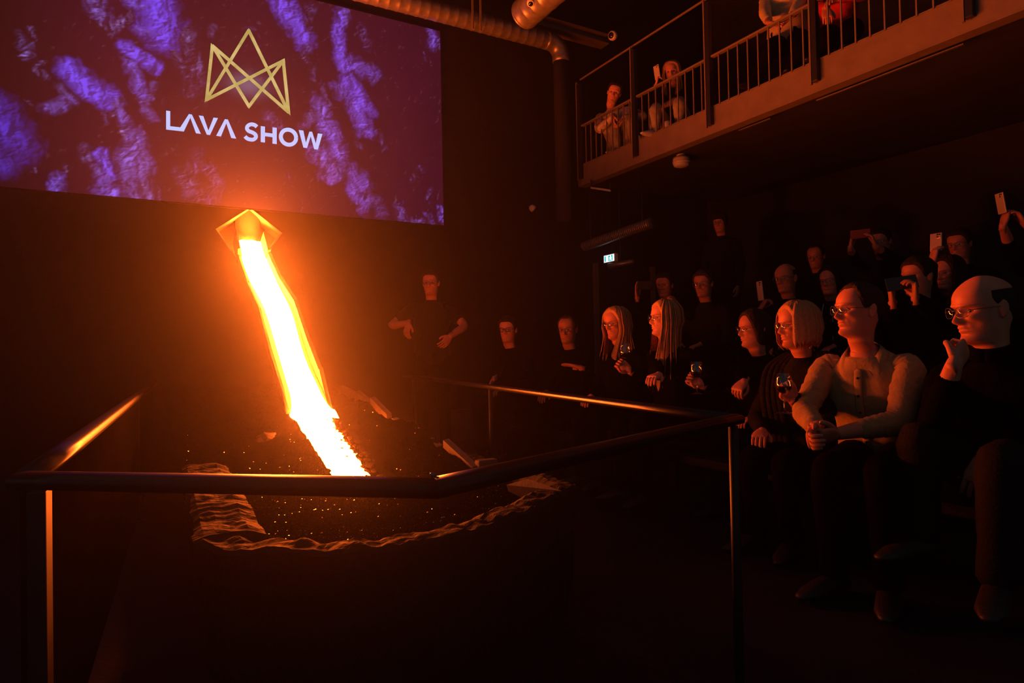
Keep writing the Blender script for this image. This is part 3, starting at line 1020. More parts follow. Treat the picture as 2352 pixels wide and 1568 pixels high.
# roof beam
b0, b1 = on(1225, 48, 1, 6.62), on(1384, 93, 1, 6.62)
zb_ = (b0.z + b1.z) / 2
bt = thing('roof_beam', (b0.x, 6.62, zb_), 'dark steel beam under the roof, right of the ducts', 'beam')
box('flange', (b0.x - .1, 6.55, zb_ - .065), (b1.x + .05, 6.72, zb_ - .05), M['steel'], bt)
box('web', (b0.x - .1, 6.63, zb_ - .05), (b1.x + .05, 6.645, zb_ + .05), M['steel'], bt)
box('flange', (b0.x - .1, 6.55, zb_ + .05), (b1.x + .05, 6.72, zb_ + .065), M['steel'], bt)


def ballcam(px, py, d, aim, label, arm, r=.05):
    q = at(px, py, d)
    t = thing('ball_camera', q, label, 'camera')
    ax = Vector(aim).normalized()
    V, F = lathe([(r * .25, -r), (r * .75, -r * .7), (r, -.1 * r), (r, r * .35), (r * .85, r * .6), (r * .5, r * .66)], 22, q, ax)
    mk('shell', V, F, M['white_plastic'], t)
    V, F = lathe([(r * .62, r * .6), (r * .6, r * .85), (r * .3, r * .98), (r * .05, r)], 18, q, ax)
    mk('camera_lens', V, F, M['lensglass'], t)
    V, F = tube([q - ax * r * .6, Vector(arm)], .012, 10)
    mk('arm', V, F, M['black_steel'], t)
    return t


ballcam(1408, 82, 7.6, (-.95, -.25, -.25), 'white ball camera on an arm above the balcony corner', (b1.x + .03, 6.62, zb_), .055)
ballcam(1223, 478, 7.7, (.35, -.1, -.3), 'half-lit small ball camera low on the back wall, right of the screen', at(1222, 476, 7.7) + Vector((-.05, YW - at(1222, 476, 7.7).y, .03)), .042)
q = on(1565, 375, 0, 5.0)
sd = thing('smoke_detector', q, 'round white ribbed detector under the balcony', 'detector')
V, F = lathe([(.085, .06), (.09, .03), (.088, .022), (.092, .018), (.09, 0), (.082, -.004), (.086, -.01), (.075, -.03), (.04, -.042), (.005, -.045)], 26, q)
mk('detector_body', V, F, M['white_plastic'], sd)
V, F = lathe([(.05, .06), (.05, .12)], 18, q)
mk('base', V, F, M['white_plastic'], sd)

# ------------------------------------------------------------------ balcony
ZF1 = on(1453, 328, 0, XB).z      # top of fascia
ZF0 = on(1455.9, 373, 0, XB).z - .02
ZRAIL = on(1540, 182, 0, XB).z
ZTOP = on(1530, 57, 0, XB).z
bal = thing('balcony', (XB, 6.4, ZF0), 'steel-edged balcony with barred railing and a dark fascia beam, upper right', 'balcony')
YE = on(1330, 381, 0, XB).y
box('fascia', (XB, -1.2, ZF0), (XB + .02, YE, ZF1), M['steel'], bal)
box('fascia_flange', (XB - .012, -1.2, ZF0 - .012), (XB + .1, YE, ZF0), M['steel'], bal)
box('fascia_flange', (XB - .006, -1.2, ZF1), (XB + .1, YE, ZF1 + .01), M['steel'], bal)
box('floor_slab', (XB + .02, -1.2, ZF0 + .03), (XR, YE, ZF1), M['wall_right'], bal)
LZ = on(1885, 229, 0, XB + .12).z
box('light_strip', (XB + .10, on(2216, 101.6, 0, XB + .12).y, LZ - .004), (XB + .12, on(1878, 231.5, 0, XB + .12).y, LZ + .004), M['frame_clear'], bal)
box('light_strip', (XB + .10, on(1772, 272, 0, XB + .12).y, LZ - .004), (XB + .12, on(1700, 300, 0, XB + .12).y, LZ + .004), M['frame_clear'], bal)
posts_y = [on(x, y, 0, XB - .03).y for x, y in ((1331, 300), (1458, 300), (1628, 200), (1870, 100))]
step = posts_y[2] - posts_y[3]
while posts_y[-1] > 0.4:
    posts_y.append(posts_y[-1] - step)
pme = None
for i, y in enumerate(posts_y):
    V, F = box_vf((XB - .047, y - .028, ZF0 + .07), (XB - .003, y + .028, ZTOP - .06), .004)
    if pme is None:
        o = mk('post', V, F, M['black_steel'], bal, smooth=False, origin=(XB - .025, y, 0))
        pme = o.data
    else:
        link('post', pme, bal, (XB - .025, y, 0))
    box('post_lit_edge', (XB - .052, y + .02, ZF0 + .05), (XB - .03, y + .034, ZTOP - .03), M['steel'], bal)  # paler strip paints in the lit edge of each black post
bme = None
for a, b in zip(posts_y[:-1], posts_y[1:]):
    box('handrail', (XB - .03, b + .03, ZRAIL - .012), (XB + .015, a - .03, ZRAIL + .006), M['steel'], bal, bev=.003)
    for k in range(1, 10):
        y = a + (b - a) * k / 10
        V, F = box_vf((XB - .0155, y - .0055, ZF1), (XB - .0045, y + .0055, ZRAIL - .01))
        if bme is None:
            o = mk('baluster', V, F, M['steel'], bal, smooth=False, origin=(XB - .01, y, 0))
            bme = o.data
        else:
            link('baluster', bme, bal, (XB - .01, y, 0))
box('top_rail', (XB - .012, posts_y[-1], ZTOP - .008), (XB + .004, posts_y[0], ZTOP + .006), M['steel'], bal)
box('end_bar', (XB - .02, YE - .02, ZF0 - .01), (XB - .008, YE - .006, ZTOP - .1), M['steel'], bal)
q = at(1358, 431, 7.7)
q2 = at(1402, 437.5, 7.5)
tl = thing('tube_lamp', q, 'unlit pale tube lamp under the far end of the balcony', 'lamp')
V, F = tube([q, q2], .013, 12)
mk('tube_glass', V, F, M['white_plastic'], tl)
for p in (q, q2):
    V, F = tube([p + Vector((0, 0, .0)), p + Vector((0, 0, .09))], .011, 8)
    mk('holder', V, F, M['black_steel'], tl)

# exit sign facing the seats, hung below the balcony
EX = 5.0
s1, s2, s3, s4 = [on(x, y, 0, EX) for x, y in ((1387, 587.6), (1410, 583), (1411.5, 598.5), (1388, 603))]
ya, yb = (s1.y + s4.y) / 2, (s2.y + s3.y) / 2
za, zb_ = (s3.z + s4.z) / 2, (s1.z + s2.z) / 2
ex = thing('exit_sign', (EX, (ya + yb) / 2, za), 'small lit green and white exit sign under the balcony', 'sign')
box('housing', (EX, yb - .012, za - .008), (EX + .05, ya + .012, zb_ + .008), M['white_plastic'], ex, bev=.003)


def sgn(name, pts, mat, lift):
    V = [Vector((EX - lift, ya + (yb - ya) * u, za + (zb_ - za) * v)) for u, v in pts]
    return mk(name, V, [tuple(range(len(V)))], mat, ex, smooth=False)


M['sign_white'] = em('lit_sign_white', (0.85, 0.95, 1.0), 1.5)
M['sign_green'] = em('lit_sign_green', (0.0, 0.42, 0.38), 1.2)
sgn('sign_face', [(0, 0), (1, 0), (1, 1), (0, 1)], M['sign_white'], .002)
sgn('sign_field', [(.07, .09), (.86, .09), (.86, .9), (.07, .9)], M['sign_green'], .003)
sgn('door_symbol', [(.2, .12), (.45, .12), (.45, .88), (.2, .88)], M['sign_white'], .004)
sgn('running_figure', [(.58, .16), (.66, .30), (.74, .16), (.80, .2), (.75, .4), (.8, .62), (.74, .66), (.71, .72), (.72, .84), (.66, .9), (.61, .84), (.62, .72), (.56, .66), (.52, .5), (.58, .42), (.54, .2)], M['sign_white'], .004)
q = at(1416, 607, 7.9)
tb = thing('pipe_end', q, 'short grey pipe end just below the exit sign', 'pipe')
V, F = tube([q + Vector((-.05, .08, -.01)), q + Vector((.12, -.16, .02))], .035, 16)
mk('pipe_body', V, F, M['duct'], tb)
V, F = tube([q + Vector((.03, -.04, .02)), Vector((q.x + .03, q.y - .04, ZF0 + .04))], .006, 8)
mk('hanger', V, F, M['black_steel'], tb)
q0, q1 = at(1340, 566, 8.1), at(1496, 512, 7.2)
dv2 = duct('flexible_duct', q0, q1, .06, 'ribbed flexible duct catching pale light above the exit sign', 34)
for t_ in (.12, .88):
    p_ = q0 + (q1 - q0) * t_
    V, F = tube([p_ + Vector((0, 0, .05)), Vector((p_.x, p_.y, ZF0 + .04))], .005, 8)
    mk('hanger', V, F, M['black_steel'], dv2)

# ------------------------------------------------------------------ people
UPV = Vector((0, 0, 1))


def pch(tab):
    xs_, ys_ = [q[0] for q in tab], [q[1] for q in tab]
    n = len(xs_)
    d = [(ys_[i + 1] - ys_[i]) / (xs_[i + 1] - xs_[i]) for i in range(n - 1)]
    m = [d[0]] + [0 if d[i - 1] * d[i] <= 0 else 2 * d[i - 1] * d[i] / (d[i - 1] + d[i]) for i in range(1, n - 1)] + [d[-1]]

    def f(x):
        if x <= xs_[0]:
            return ys_[0]
        if x >= xs_[-1]:
            return ys_[-1]
        i = max(j for j in range(n - 1) if xs_[j] <= x)
        h = xs_[i + 1] - xs_[i]
        t = (x - xs_[i]) / h
        return (2 * t ** 3 - 3 * t * t + 1) * ys_[i] + (t ** 3 - 2 * t * t + t) * h * m[i] + (-2 * t ** 3 + 3 * t * t) * ys_[i + 1] + (t ** 3 - t * t) * h * m[i + 1]
    return f


HW = pch([(-.03, .053), (-.008, .054), (.006, .056), (.02, .059), (.045, .064), (.08, .069), (.12, .073), (.15, .0755), (.18, .073), (.205, .060), (.222, .040), (.232, .020), (.235, .006)])
HF = pch([(-.03, .040), (-.012, .046), (-.004, .060), (.004, .080), (.012, .088), (.02, .089), (.036, .084), (.05, .088), (.062, .089), (.075, .086), (.1, .087), (.122, .086), (.137, .0925), (.165, .090), (.19, .077), (.21, .055), (.225, .032), (.235, .006)])
HB = pch([(-.03, .062), (.02, .064), (.05, .072), (.08, .087), (.12, .100), (.15, .104), (.18, .098), (.205, .078), (.222, .052), (.232, .026), (.235, .006)])


def head_pt(z, ph, feat=True, fem=0.0, smile=0.0):
    n = 1.65 + .55 * min(1, max(0, z / .12))
    sx, cx = math.sin(ph), math.cos(ph)
    e = 2 / n if cx > 0 else 2 / 2.1
    x = HW(z) * math.copysign(abs(sx) ** e, sx) * (1 - .05 * fem)
    y = (HF(z) if cx > 0 else HB(z)) * math.copysign(abs(cx) ** e, cx)
    if feat and cx > 0.1:
        G = lambda cx_, cz_, sx_, sz_: math.exp(-((abs(x) - cx_) / sx_) ** 2 - ((z - cz_) / sz_) ** 2)
        g0 = lambda cz_, sx_, sz_: math.exp(-(x / sx_) ** 2 - ((z - cz_) / sz_) ** 2)
        h = 0
        if .068 < z < .134:
            if z > .088:
                t = (.134 - z) / .046
                hh, sg = .030 * t ** 0.9, .0075 + .005 * t
            else:
                t = (z - .068) / .02
                hh, sg = .030 * (1 - (1 - t) ** 2), .0125
            h += hh * math.exp(-(x / sg) ** 2) * (1 - .12 * fem)
        h += .009 * G(.0125, .081, .007, .008)
        h -= .0155 * G(.030, .118, .017, .0125)
        h += .0055 * G(.031, .1265, .013, .0042) + .0042 * G(.031, .1085, .012, .004)
        h += .0075 * G(.027, .1385, .022, .007) * (1 - .5 * fem)
        h += (.009 + .003 * smile) * G(.043, .095, .014, .013)
        h -= .006 * G(.041, .066, .012, .018)
        h += .007 * g0(.0605, .019, .005) + .0075 * g0(.0475, .016, .0055)
        h -= .0065 * math.exp(-(x / (.021 + .006 * smile)) ** 2 - ((z - .0545 - smile * .25 * abs(x)) / .0022) ** 2)
        h -= .004 * g0(.037, .016, .005)
        h += .006 * g0(.016, .017, .012) * (1 - .4 * fem)
        h -= .0035 * math.exp(-((abs(x) - .019 - (.078 - z) * .35) / .0035) ** 2 - ((z - .068) / .014) ** 2)
        y += h
    return x, y


def head_mesh(O, rt, fw, up, N, trt, tfw, tup, s, q, fem, smile):
    dz = .0034 if q else .0075
    nseg = 60 if q else 36
    zs = [-.03, -.02, -.012, -.006, 0.0, .004, .008, .012, .018, .024]
    z = .03
    while z < .150:
        zs.append(z)
        z += dz
    zs += [.158, .168, .178, .188, .197, .205, .212, .218, .2235, .228, .2315, .234]
    phs = []
    for k in range(nseg):
        t = 2 * math.pi * k / nseg
        phs.append(t - .42 * math.sin(t) if True else t)   # denser at the front
    V, F = [], []
    for j, (dn, ww, ff, bb) in enumerate(((.05, .060, .05, .06), (.015, .058 - .006 * fem, .050 - .004 * fem, .060 - .004 * fem))):
        c = N - tup * dn * s
        for ph in phs:
            x = ww * math.sin(ph)
            y = (ff if math.cos(ph) > 0 else bb) * math.cos(ph)
            V.append(c + trt * x * s + tfw * y * s)
    # neck middle ring between torso and head
    hb = O + up * (-.03 * s)
    c = (N * .5 + hb * .5) + fw * 0.0
    mr, mf = (trt + rt).normalized(), (tfw + fw).normalized()
    for ph in phs:
        x = (.052 - .007 * fem) * math.sin(ph)
        y = (.042 - .004 * fem if math.cos(ph) > 0 else .056 - .004 * fem) * math.cos(ph)
        V.append(c + mr * x * s + mf * (y - .004) * s)
    for z in zs:
        for ph in phs:
            x, y = head_pt(z, ph, True, fem, smile)
            V.append(O + rt * x * s + fw * y * s + up * z * s)
    n = len(zs) + 3
    for i in range(n - 1):
        for k in range(nseg):
            k2 = (k + 1) % nseg
            F.append([i * nseg + k, i * nseg + k2, (i + 1) * nseg + k2, (i + 1) * nseg + k])
    V += [N - tup * .06 * s, O + up * .2352 * s]
    a, b = len(V) - 2, len(V) - 1
    for k in range(nseg):
        k2 = (k + 1) % nseg
        F.append([a, k2, k])
        F.append([b, (n - 1) * nseg + k, (n - 1) * nseg + k2])
    return V, F


def ear(O, rt, fw, up, s, sd):
    bm = bmesh.new()
    bmesh.ops.create_uvsphere(bm, u_segments=12, v_segments=8, radius=1)
    bm.verts.index_update()
    V = []
    for v in bm.verts:
        x, y, z = v.co
        y2 = y * .018 * (1 + .25 * z)
        V.append(O + rt * (sd * (.0745 + .009 * x + .007 * (-y))) * s + fw * (-.012 + y2) * s + up * (.112 + .032 * z) * s)
    F = [[v.index for v in f.verts] for f in bm.faces]
    bm.free()
    return V, F


TORSO = [(-.02, .052, .052, 0), (.0, .066, .060, 0), (.03, .108, .074, 0), (.055, .150, .086, .0), (.09, .172, .098, .004), (.14, .176, .108, .01), (.20, .168, .116, .014), (.28, .152, .112, .014), (.36, .143, .106, .012), (.43, .152, .112, .006), (.50, .166, .122, .0), (.56, .160, .118, -.005), (.61, .12, .09, -.005)]


def torso_mesh(N, rt, fw, up, s, fat, inf=0.0, fem=0.0, top=0, bot=None, seg=36, wr=0.0, seed=0):
    rows = TORSO[top:bot]
    rows = crsp(rows, 3)
    V, F = [], []
    for (dn, w_, d_, o) in rows:
        w2 = w_ * (1 - .10 * fem * math.exp(-((dn - .08) / .1) ** 2) - .10 * fem * math.exp(-((dn - .36) / .08) ** 2)) * (1 + fat * .8 * math.exp(-((dn - .38) / .16) ** 2)) + inf
        d2 = d_ * (1 + fat * 1.3 * math.exp(-((dn - .38) / .16) ** 2)) + inf
        bust = .03 * fem * math.exp(-((dn - .22) / .06) ** 2)
        for k in range(seg):
            a = 2 * math.pi * k / seg
            x, y = math.cos(a), math.sin(a)
            e = 2 / 2.4
            X = w2 * math.copysign(abs(x) ** e, x)
            Y = d2 * math.copysign(abs(y) ** e, y) + o
            if y > 0:
                Y += bust * (.5 + .5 * abs(x)) * y
            r = 1.0
            if wr:
                r = 1 + wr * (mnoise.noise(Vector((X * 16 + seed, dn * 7, Y * 16))) + .7 * math.sin(X * 60 + 4 * mnoise.noise(Vector((X * 6, dn * 6, seed)))) * .6)
            V.append(N - up * (dn * s) + rt * X * s * r + fw * Y * s * r)
    n = len(rows)
    for i in range(n - 1):
        for k in range(seg):
            k2 = (k + 1) % seg
            F.append([i * seg + k, i * seg + k2, (i + 1) * seg + k2, (i + 1) * seg + k])
    V += [N - up * (rows[0][0] * s - .004), N - up * (rows[-1][0] * s + .004)]
    a, b = len(V) - 2, len(V) - 1
    for k in range(seg):
        k2 = (k + 1) % seg
        F.append([a, k, k2][::-1])
        F.append([b, (n - 1) * seg + k, (n - 1) * seg + k2])
    return V, F


def rot(v, ax, a):
    return Matrix.Rotation(a, 3, ax) @ v


CURL = {'relaxed': (18, 26, 16), 'flat': (4, 8, 5), 'grip': (48, 62, 34), 'fist': (74, 92, 48), 'wrap': (34, 48, 30), 'clasp': (40, 58, 20)}


def hand_parts(W, fd, palm, s, right, curl):
    """palm, five fingers; W wrist point, fd finger direction, palm the direction the palm looks"""
    y = fd.normalized()
    z = (-palm - y * (-palm).dot(y)).normalized()
    x = y.cross(z)
    sd = 1 if right else -1

    def P(a, b, c):
        return W + (x * (a * sd) + y * b + z * c) * s
    parts = []
    # palm: closed loft of flat rings
    rings = [(-.03, .024, .019), (0.0, .026, .018), (.02, .034, .017), (.045, .041, .015), (.075, .043, .0135), (.094, .040, .011), (.100, .036, .007)]
    V, F = [], []
    sg = 16
    for (b, w_, t_) in rings:
        for k in range(sg):
            a = 2 * math.pi * k / sg
            e = .8
            V.append(P(w_ * math.copysign(abs(math.cos(a)) ** e, math.cos(a)), b, t_ * math.copysign(abs(math.sin(a)) ** e, math.sin(a))))
    n = len(rings)
    for i in range(n - 1):
        for k in range(sg):
            k2 = (k + 1) % sg
            F.append([i * sg + k, i * sg + k2, (i + 1) * sg + k2, (i + 1) * sg + k])
    F.append(list(range(sg))[::-1])
    F.append(list(range((n - 1) * sg, n * sg)))
    parts.append((V, F))
    cu = CURL[curl]
    for i, (fx, L, r) in enumerate(((-.031, .070, .0088), (-.0105, .079, .0092), (.0105, .073, .0088), (.030, .057, .0078))):
        k = 1 + .1 * i * (curl in ('relaxed', 'wrap'))
        d = Vector((fx * 1.5, 1, 0)).normalized()
        p = Vector((fx, .084, 0))
        pts, rad = [p], [r * 1.05]
        a = 0
        for seg, (fr_, c) in enumerate(zip((.44, .31, .25), cu)):
            a += c * k
            aa = R(a)
            dv_ = Vector((d.x * math.cos(aa), d.y * math.cos(aa), -math.sin(aa)))
            mid = p + dv_ * (L * fr_ * .5)
            p = p + dv_ * (L * fr_)
            pts += [mid, p]
            rad += [r * (.97 - .06 * seg), r * (1.0 - .09 * seg)]
        rad[-1] = r * .72
        parts.append(tube([P(*q) for q in pts], [q * s for q in rad], 9))
    th = [Vector((-.022, .018, -.004)), Vector((-.042, .042, -.012)), Vector((-.055, .066, -.020)), Vector((-.058, .090, -.027))]
    if curl in ('grip', 'fist', 'wrap'):
        th = [Vector((-.022, .018, -.006)), Vector((-.040, .042, -.022)), Vector((-.040, .066, -.040)), Vector((-.026, .086, -.050))]
    if curl == 'flat':
        th = [Vector((-.022, .018, -.002)), Vector((-.046, .040, -.006)), Vector((-.066, .060, -.010)), Vector((-.076, .082, -.012))]
    th = [Vector(q) for q in crsp([tuple(q) for q in th], 2)]
    parts.append(tube([P(*q) for q in th], [.0135 * s, .0125 * s, .0115 * s, .0108 * s, .0102 * s, .0098 * s, .0078 * s][:len(th)], 9))
    return parts


def ik(a, c, l1, l2, pole):
    d = c - a
    L = min(d.length, (l1 + l2) * .995)
    dn = d.normalized()
    c = a + dn * L
    x = (l1 * l1 - l2 * l2 + L * L) / (2 * L)
    h = math.sqrt(max(0, l1 * l1 - x * x))
    p = (pole - dn * pole.dot(dn)).normalized()
    return a + dn * x + p * h, c


JOBS, DONE = [], []


def add_job(parts, cb):
    JOBS.append(parts)
    DONE.append(cb)


def wrinkled(path, rad, seg, s, amp, seed, per=4):
    p = crsp([tuple(q) for q in path], per)
    r = crsp([(q,) for q in rad], per)
    rr = [float(q[0]) * (1 + amp * math.sin(i * 2.3 + seed) * (0.4 + .6 * abs(math.sin(i * .7 + seed)))) for i, q in enumerate(r)]
    return tube([Vector(q) for q in p], rr, seg)


NPERS = [0]


def person(label, face, floor, look, torso=(-1, 0), pose='sit', s=1.0, lean=8, fem=0, hair='short', hairm='hair_dark', glasses=True, skin='skin', top='cloth_black',
           legs='cloth_black', arms=None, q=1, fat=0.0, roll=0, seat=None, pitch=None, smile=0.0, sleeve=1.0, group=None, neckf=0.0, extra=None, knees=None, hunch=0.0, shoe='shoe', turn=None):
    """face: world position between the eyes"""
    NPERS[0] += 1
    sid = NPERS[0]
    F_ = Vector(face)
    dirv = (Vector(look) - F_)
    fw = Vector((dirv.x, dirv.y, 0)).normalized()
    pt = math.atan2(dirv.z, math.hypot(dirv.x, dirv.y)) * .75 if pitch is None else R(pitch)
    rt = fw.cross(UPV).normalized()
    fw = (fw * math.cos(pt) + UPV * math.sin(pt))
    up = rt.cross(fw)
    if roll:
        rt, up = rot(rt, fw, R(roll)), rot(up, fw, R(roll))
    O = F_ - fw * (.084 * s) - up * (.118 * s)
    tfw0 = Vector((torso[0], torso[1], 0)).normalized()
    trt = tfw0.cross(UPV).normalized()
    la = R(lean)
    tup = UPV * math.cos(la) + tfw0 * math.sin(la)
    tfw = tfw0 * math.cos(la) - UPV * math.sin(la)
    hb = O + up * (-.03 * s) - fw * .012 * s
    N = hb - UPV * (.044 * s) - tfw0 * ((.022 + hunch) * s)
    hip = N - tup * (.50 * s)
    body = [head_mesh(O, rt, fw, up, N, trt, tfw, tup, s, q, fem, smile)]
    for sd in (-1, 1):
        body.append(ear(O, rt, fw, up, s, sd))
    body.append(torso_mesh(N, trt, tfw, tup, s, fat, 0, fem))
    shirt = [torso_mesh(N, trt, tfw, tup, s, fat, .012, fem, 0 if top in ('cloth_black', 'cloth_dark') else 1, None if pose == 'stand' else 12, 64 if q else 36, .05, sid)]
    # arms
    arms = arms or {}
    info = {'wrist': {}, 'hand': {}}
    base = Vector((hip.x, hip.y, floor))
    for sd, key in ((1, 'R'), (-1, 'L')):
        sh = N - tup * (.062 * s) + trt * (sd * (.172 - .018 * fem) * s)
        a = arms.get(key)
        l1, l2 = .285 * s, .255 * s
        if a is None:
            if pose == 'sit':
                a = dict(w=hip + tfw0 * (.30 * s) + trt * (sd * .11 * s) + UPV * (.135 * s), f=tfw0 * .9 - trt * sd * .35 - UPV * .25, p=-UPV, c='relaxed')
            else:
                a = dict(w=sh - UPV * (.52 * s) + trt * sd * .05 * s + tfw0 * .08 * s, f=-UPV + tfw0 * .15, p=-trt * sd, c='relaxed')
        pole = Vector(a.get('pole', trt * sd * .8 - UPV * .7 - tfw0 * .4))
        el, wr_ = ik(sh, Vector(a['w']), l1, l2, pole)
        fd = Vector(a['f']).normalized()
        fore = (wr_ - el).normalized()
        path = [sh - trt * sd * .03 * s, sh + (el - sh) * .12, sh + (el - sh) * .5, el - (el - sh) * .12, el + (wr_ - el) * .12, el + (wr_ - el) * .55, wr_ - fore * .01, wr_ + fd * .012 * s]
        k = 1 - .1 * fem
        rad = [r * s * k for r in (.050, .051, .046, .041, .040, .036, .027, .025)]
        pp = [Vector(v) for v in crsp([tuple(v) for v in path], 2)]
        rr = [float(v[0]) for v in crsp([(v,) for v in rad], 2)]
        body.append(tube(pp, rr, 14))
        body += hand_parts(wr_, fd, Vector(a['p']), s * (1 - .06 * fem), sd == 1, a['c'])
        # sleeve ends before the wrist
        t_end = a.get('sleeve', sleeve)
        if t_end >= 0.5:
            m = (t_end - .5) * 2
            cuff = el + (wr_ - el) * (.93 * m + .02)
            sp_ = [path[0], path[1], path[2], path[3], el + (cuff - el) * .15, el + (cuff - el) * .6, cuff]
            sr = [r * s * k + .011 for r in (.050, .053, .048, .043, .042, .035 + .006 * (1 - m), .028 + .008 * (1 - m))]
        else:
            cuff = sh + (el - sh) * (t_end * 2)
            sp_ = [path[0], path[1], sh + (cuff - sh) * .6, cuff]
            sr = [r * s * k + .013 for r in (.06, .060, .053, .052)]
        shirt.append(wrinkled(sp_, sr, 20 if q else 12, s, .055 if q else .04, sid + sd, 6 if q else 3))
        info['wrist'][key] = wr_
        info['elbow' + key] = el
        info['hand'][key] = (wr_, fd)
    # legs
    pants = [torso_mesh(N, trt, tfw, tup, s, fat, .008, fem, 9, None, 30)]
    feet = []
    for i, sd in enumerate((1, -1)):
        hj = hip + trt * (sd * .088 * s) - tup * .03 * s
        if pose == 'sit':
            kn = hip + tfw0 * (.42 * s) + trt * (sd * (.13 if fem == 0 else .09) * s) + UPV * (.0 * s)
            if knees:
                kn = Vector(knees[i][0])
            an = Vector((kn.x, kn.y, max(floor + .085 * s, kn.z - .43 * s))) + tfw0 * (-.02 * s)
            if knees and len(knees[i]) > 1:
                an = Vector(knees[i][1])
        else:
            an = Vector((hip.x, hip.y, floor + .085 * s)) + trt * (sd * .12 * s)
            kn = hj * .52 + an * .48 + tfw0 * .015
        path = [hj + (hj - kn).normalized() * .02, hj + (kn - hj) * .3, hj + (kn - hj) * .75, kn, kn + (an - kn) * .3, kn + (an - kn) * .7, an]
        rad = [r * s for r in (.088, .084, .066, .058, .055, .044, .036)]
        pp = [Vector(v) for v in crsp([tuple(v) for v in path], 2)]
        rr = [float(v[0]) for v in crsp([(v,) for v in rad], 2)]
        body.append(tube(pp, rr, 14))
        fdv = (tfw0 * .96 + trt * sd * .25).normalized()
        body.append(tube([an + UPV * .01 * s, an - UPV * .036 * s + fdv * .03 * s, an - UPV * .056 * s + fdv * .1 * s, an - UPV * .064 * s + fdv * .16 * s], [.030 * s, .029 * s, .024 * s, .014 * s], 12))
        pants.append(wrinkled(path, [r + .012 * s for r in rad[:-1]] + [rad[-1] + .022 * s], 16, s, .035, sid + sd, 3))
        sh_pts = [an - UPV * .045 * s - fdv * .055 * s, an - UPV * .040 * s - fdv * .0 * s, an - UPV * .045 * s + fdv * .08 * s, an - UPV * .055 * s + fdv * .15 * s, an - UPV * .060 * s + fdv * .20 * s]
        feet.append(tube(sh_pts, [.036 * s, .044 * s, .043 * s, .043 * s, .026 * s], 14, flat=[.95, .95, .8, .62, .5]))
    rec = {'info': info, 'O': O, 'rt': rt, 'fw': fw, 'up': up, 'N': N, 'trt': trt, 'tfw': tfw, 'tup': tup, 'hip': hip, 's': s, 'tfw0': tfw0}

    def make(me):
        me.name = 'person'
        me.materials.clear()
        me.materials.append(M[skin])
        me.polygons.foreach_set('use_smooth', [True] * len(me.polygons))
        me.transform(Matrix.Translation(-base))
        o = bpy.data.objects.new('person', me)
        COL.objects.link(o)
        o.location = base
        tag(o, label, 'person', group)
        rec['obj'] = o

        def child(name, vf, mat, smooth=True):
            return mk(name, vf[0], vf[1], mat, o, smooth)
        rec['child'] = child
        for sd, f_ in zip((1, -1), feet):
            child('shoe', f_, M[shoe])
        for sd in (-1, 1):
            ec = O + rt * (sd * .031 * s) + fw * (.0605 * s) + up * (.118 * s)
            V, F = lathe([(.0005, -.0118), (.006, -.0102), (.0105, -.0055), (.0118, 0), (.0105, .0055), (.008, .0088)], 12, ec, fw)
            V = [ec + (v - ec) * s for v in V]
            e = child('eye', (V, F), M['eye'])
            V, F = lathe([(.0082, .0086), (.006, .0104), (.003, .0116), (.0004, .0118)], 12, ec, fw)
            V = [ec + (v - ec) * s for v in V]
            mk('iris', V, F, M['iris'], e)
        make_hair(rec, hair, hairm, fem, sid, q, child)
        if glasses:
            make_glasses(rec, child, glasses)
        if extra:
            extra(rec, child)
    add_job(body, make)

    def mk_shirt(me):
        me.materials.clear()
        me.materials.append(M[top])
        me.polygons.foreach_set('use_smooth', [True] * len(me.polygons))
        link({'cloth_shirt': 'shirt', 'cloth_beige': 'sweater', 'cloth_red': 'jacket', 'cloth_check': 'jacket'}.get(top, 'top'), me, rec['obj'])
    add_job(shirt, mk_shirt)

    def mk_pants(me):
        me.materials.clear()
        me.materials.append(M[legs])
        me.polygons.foreach_set('use_smooth', [True] * len(me.polygons))
        link('trousers', me, rec['obj'])
    add_job(pants, mk_pants)
    return rec


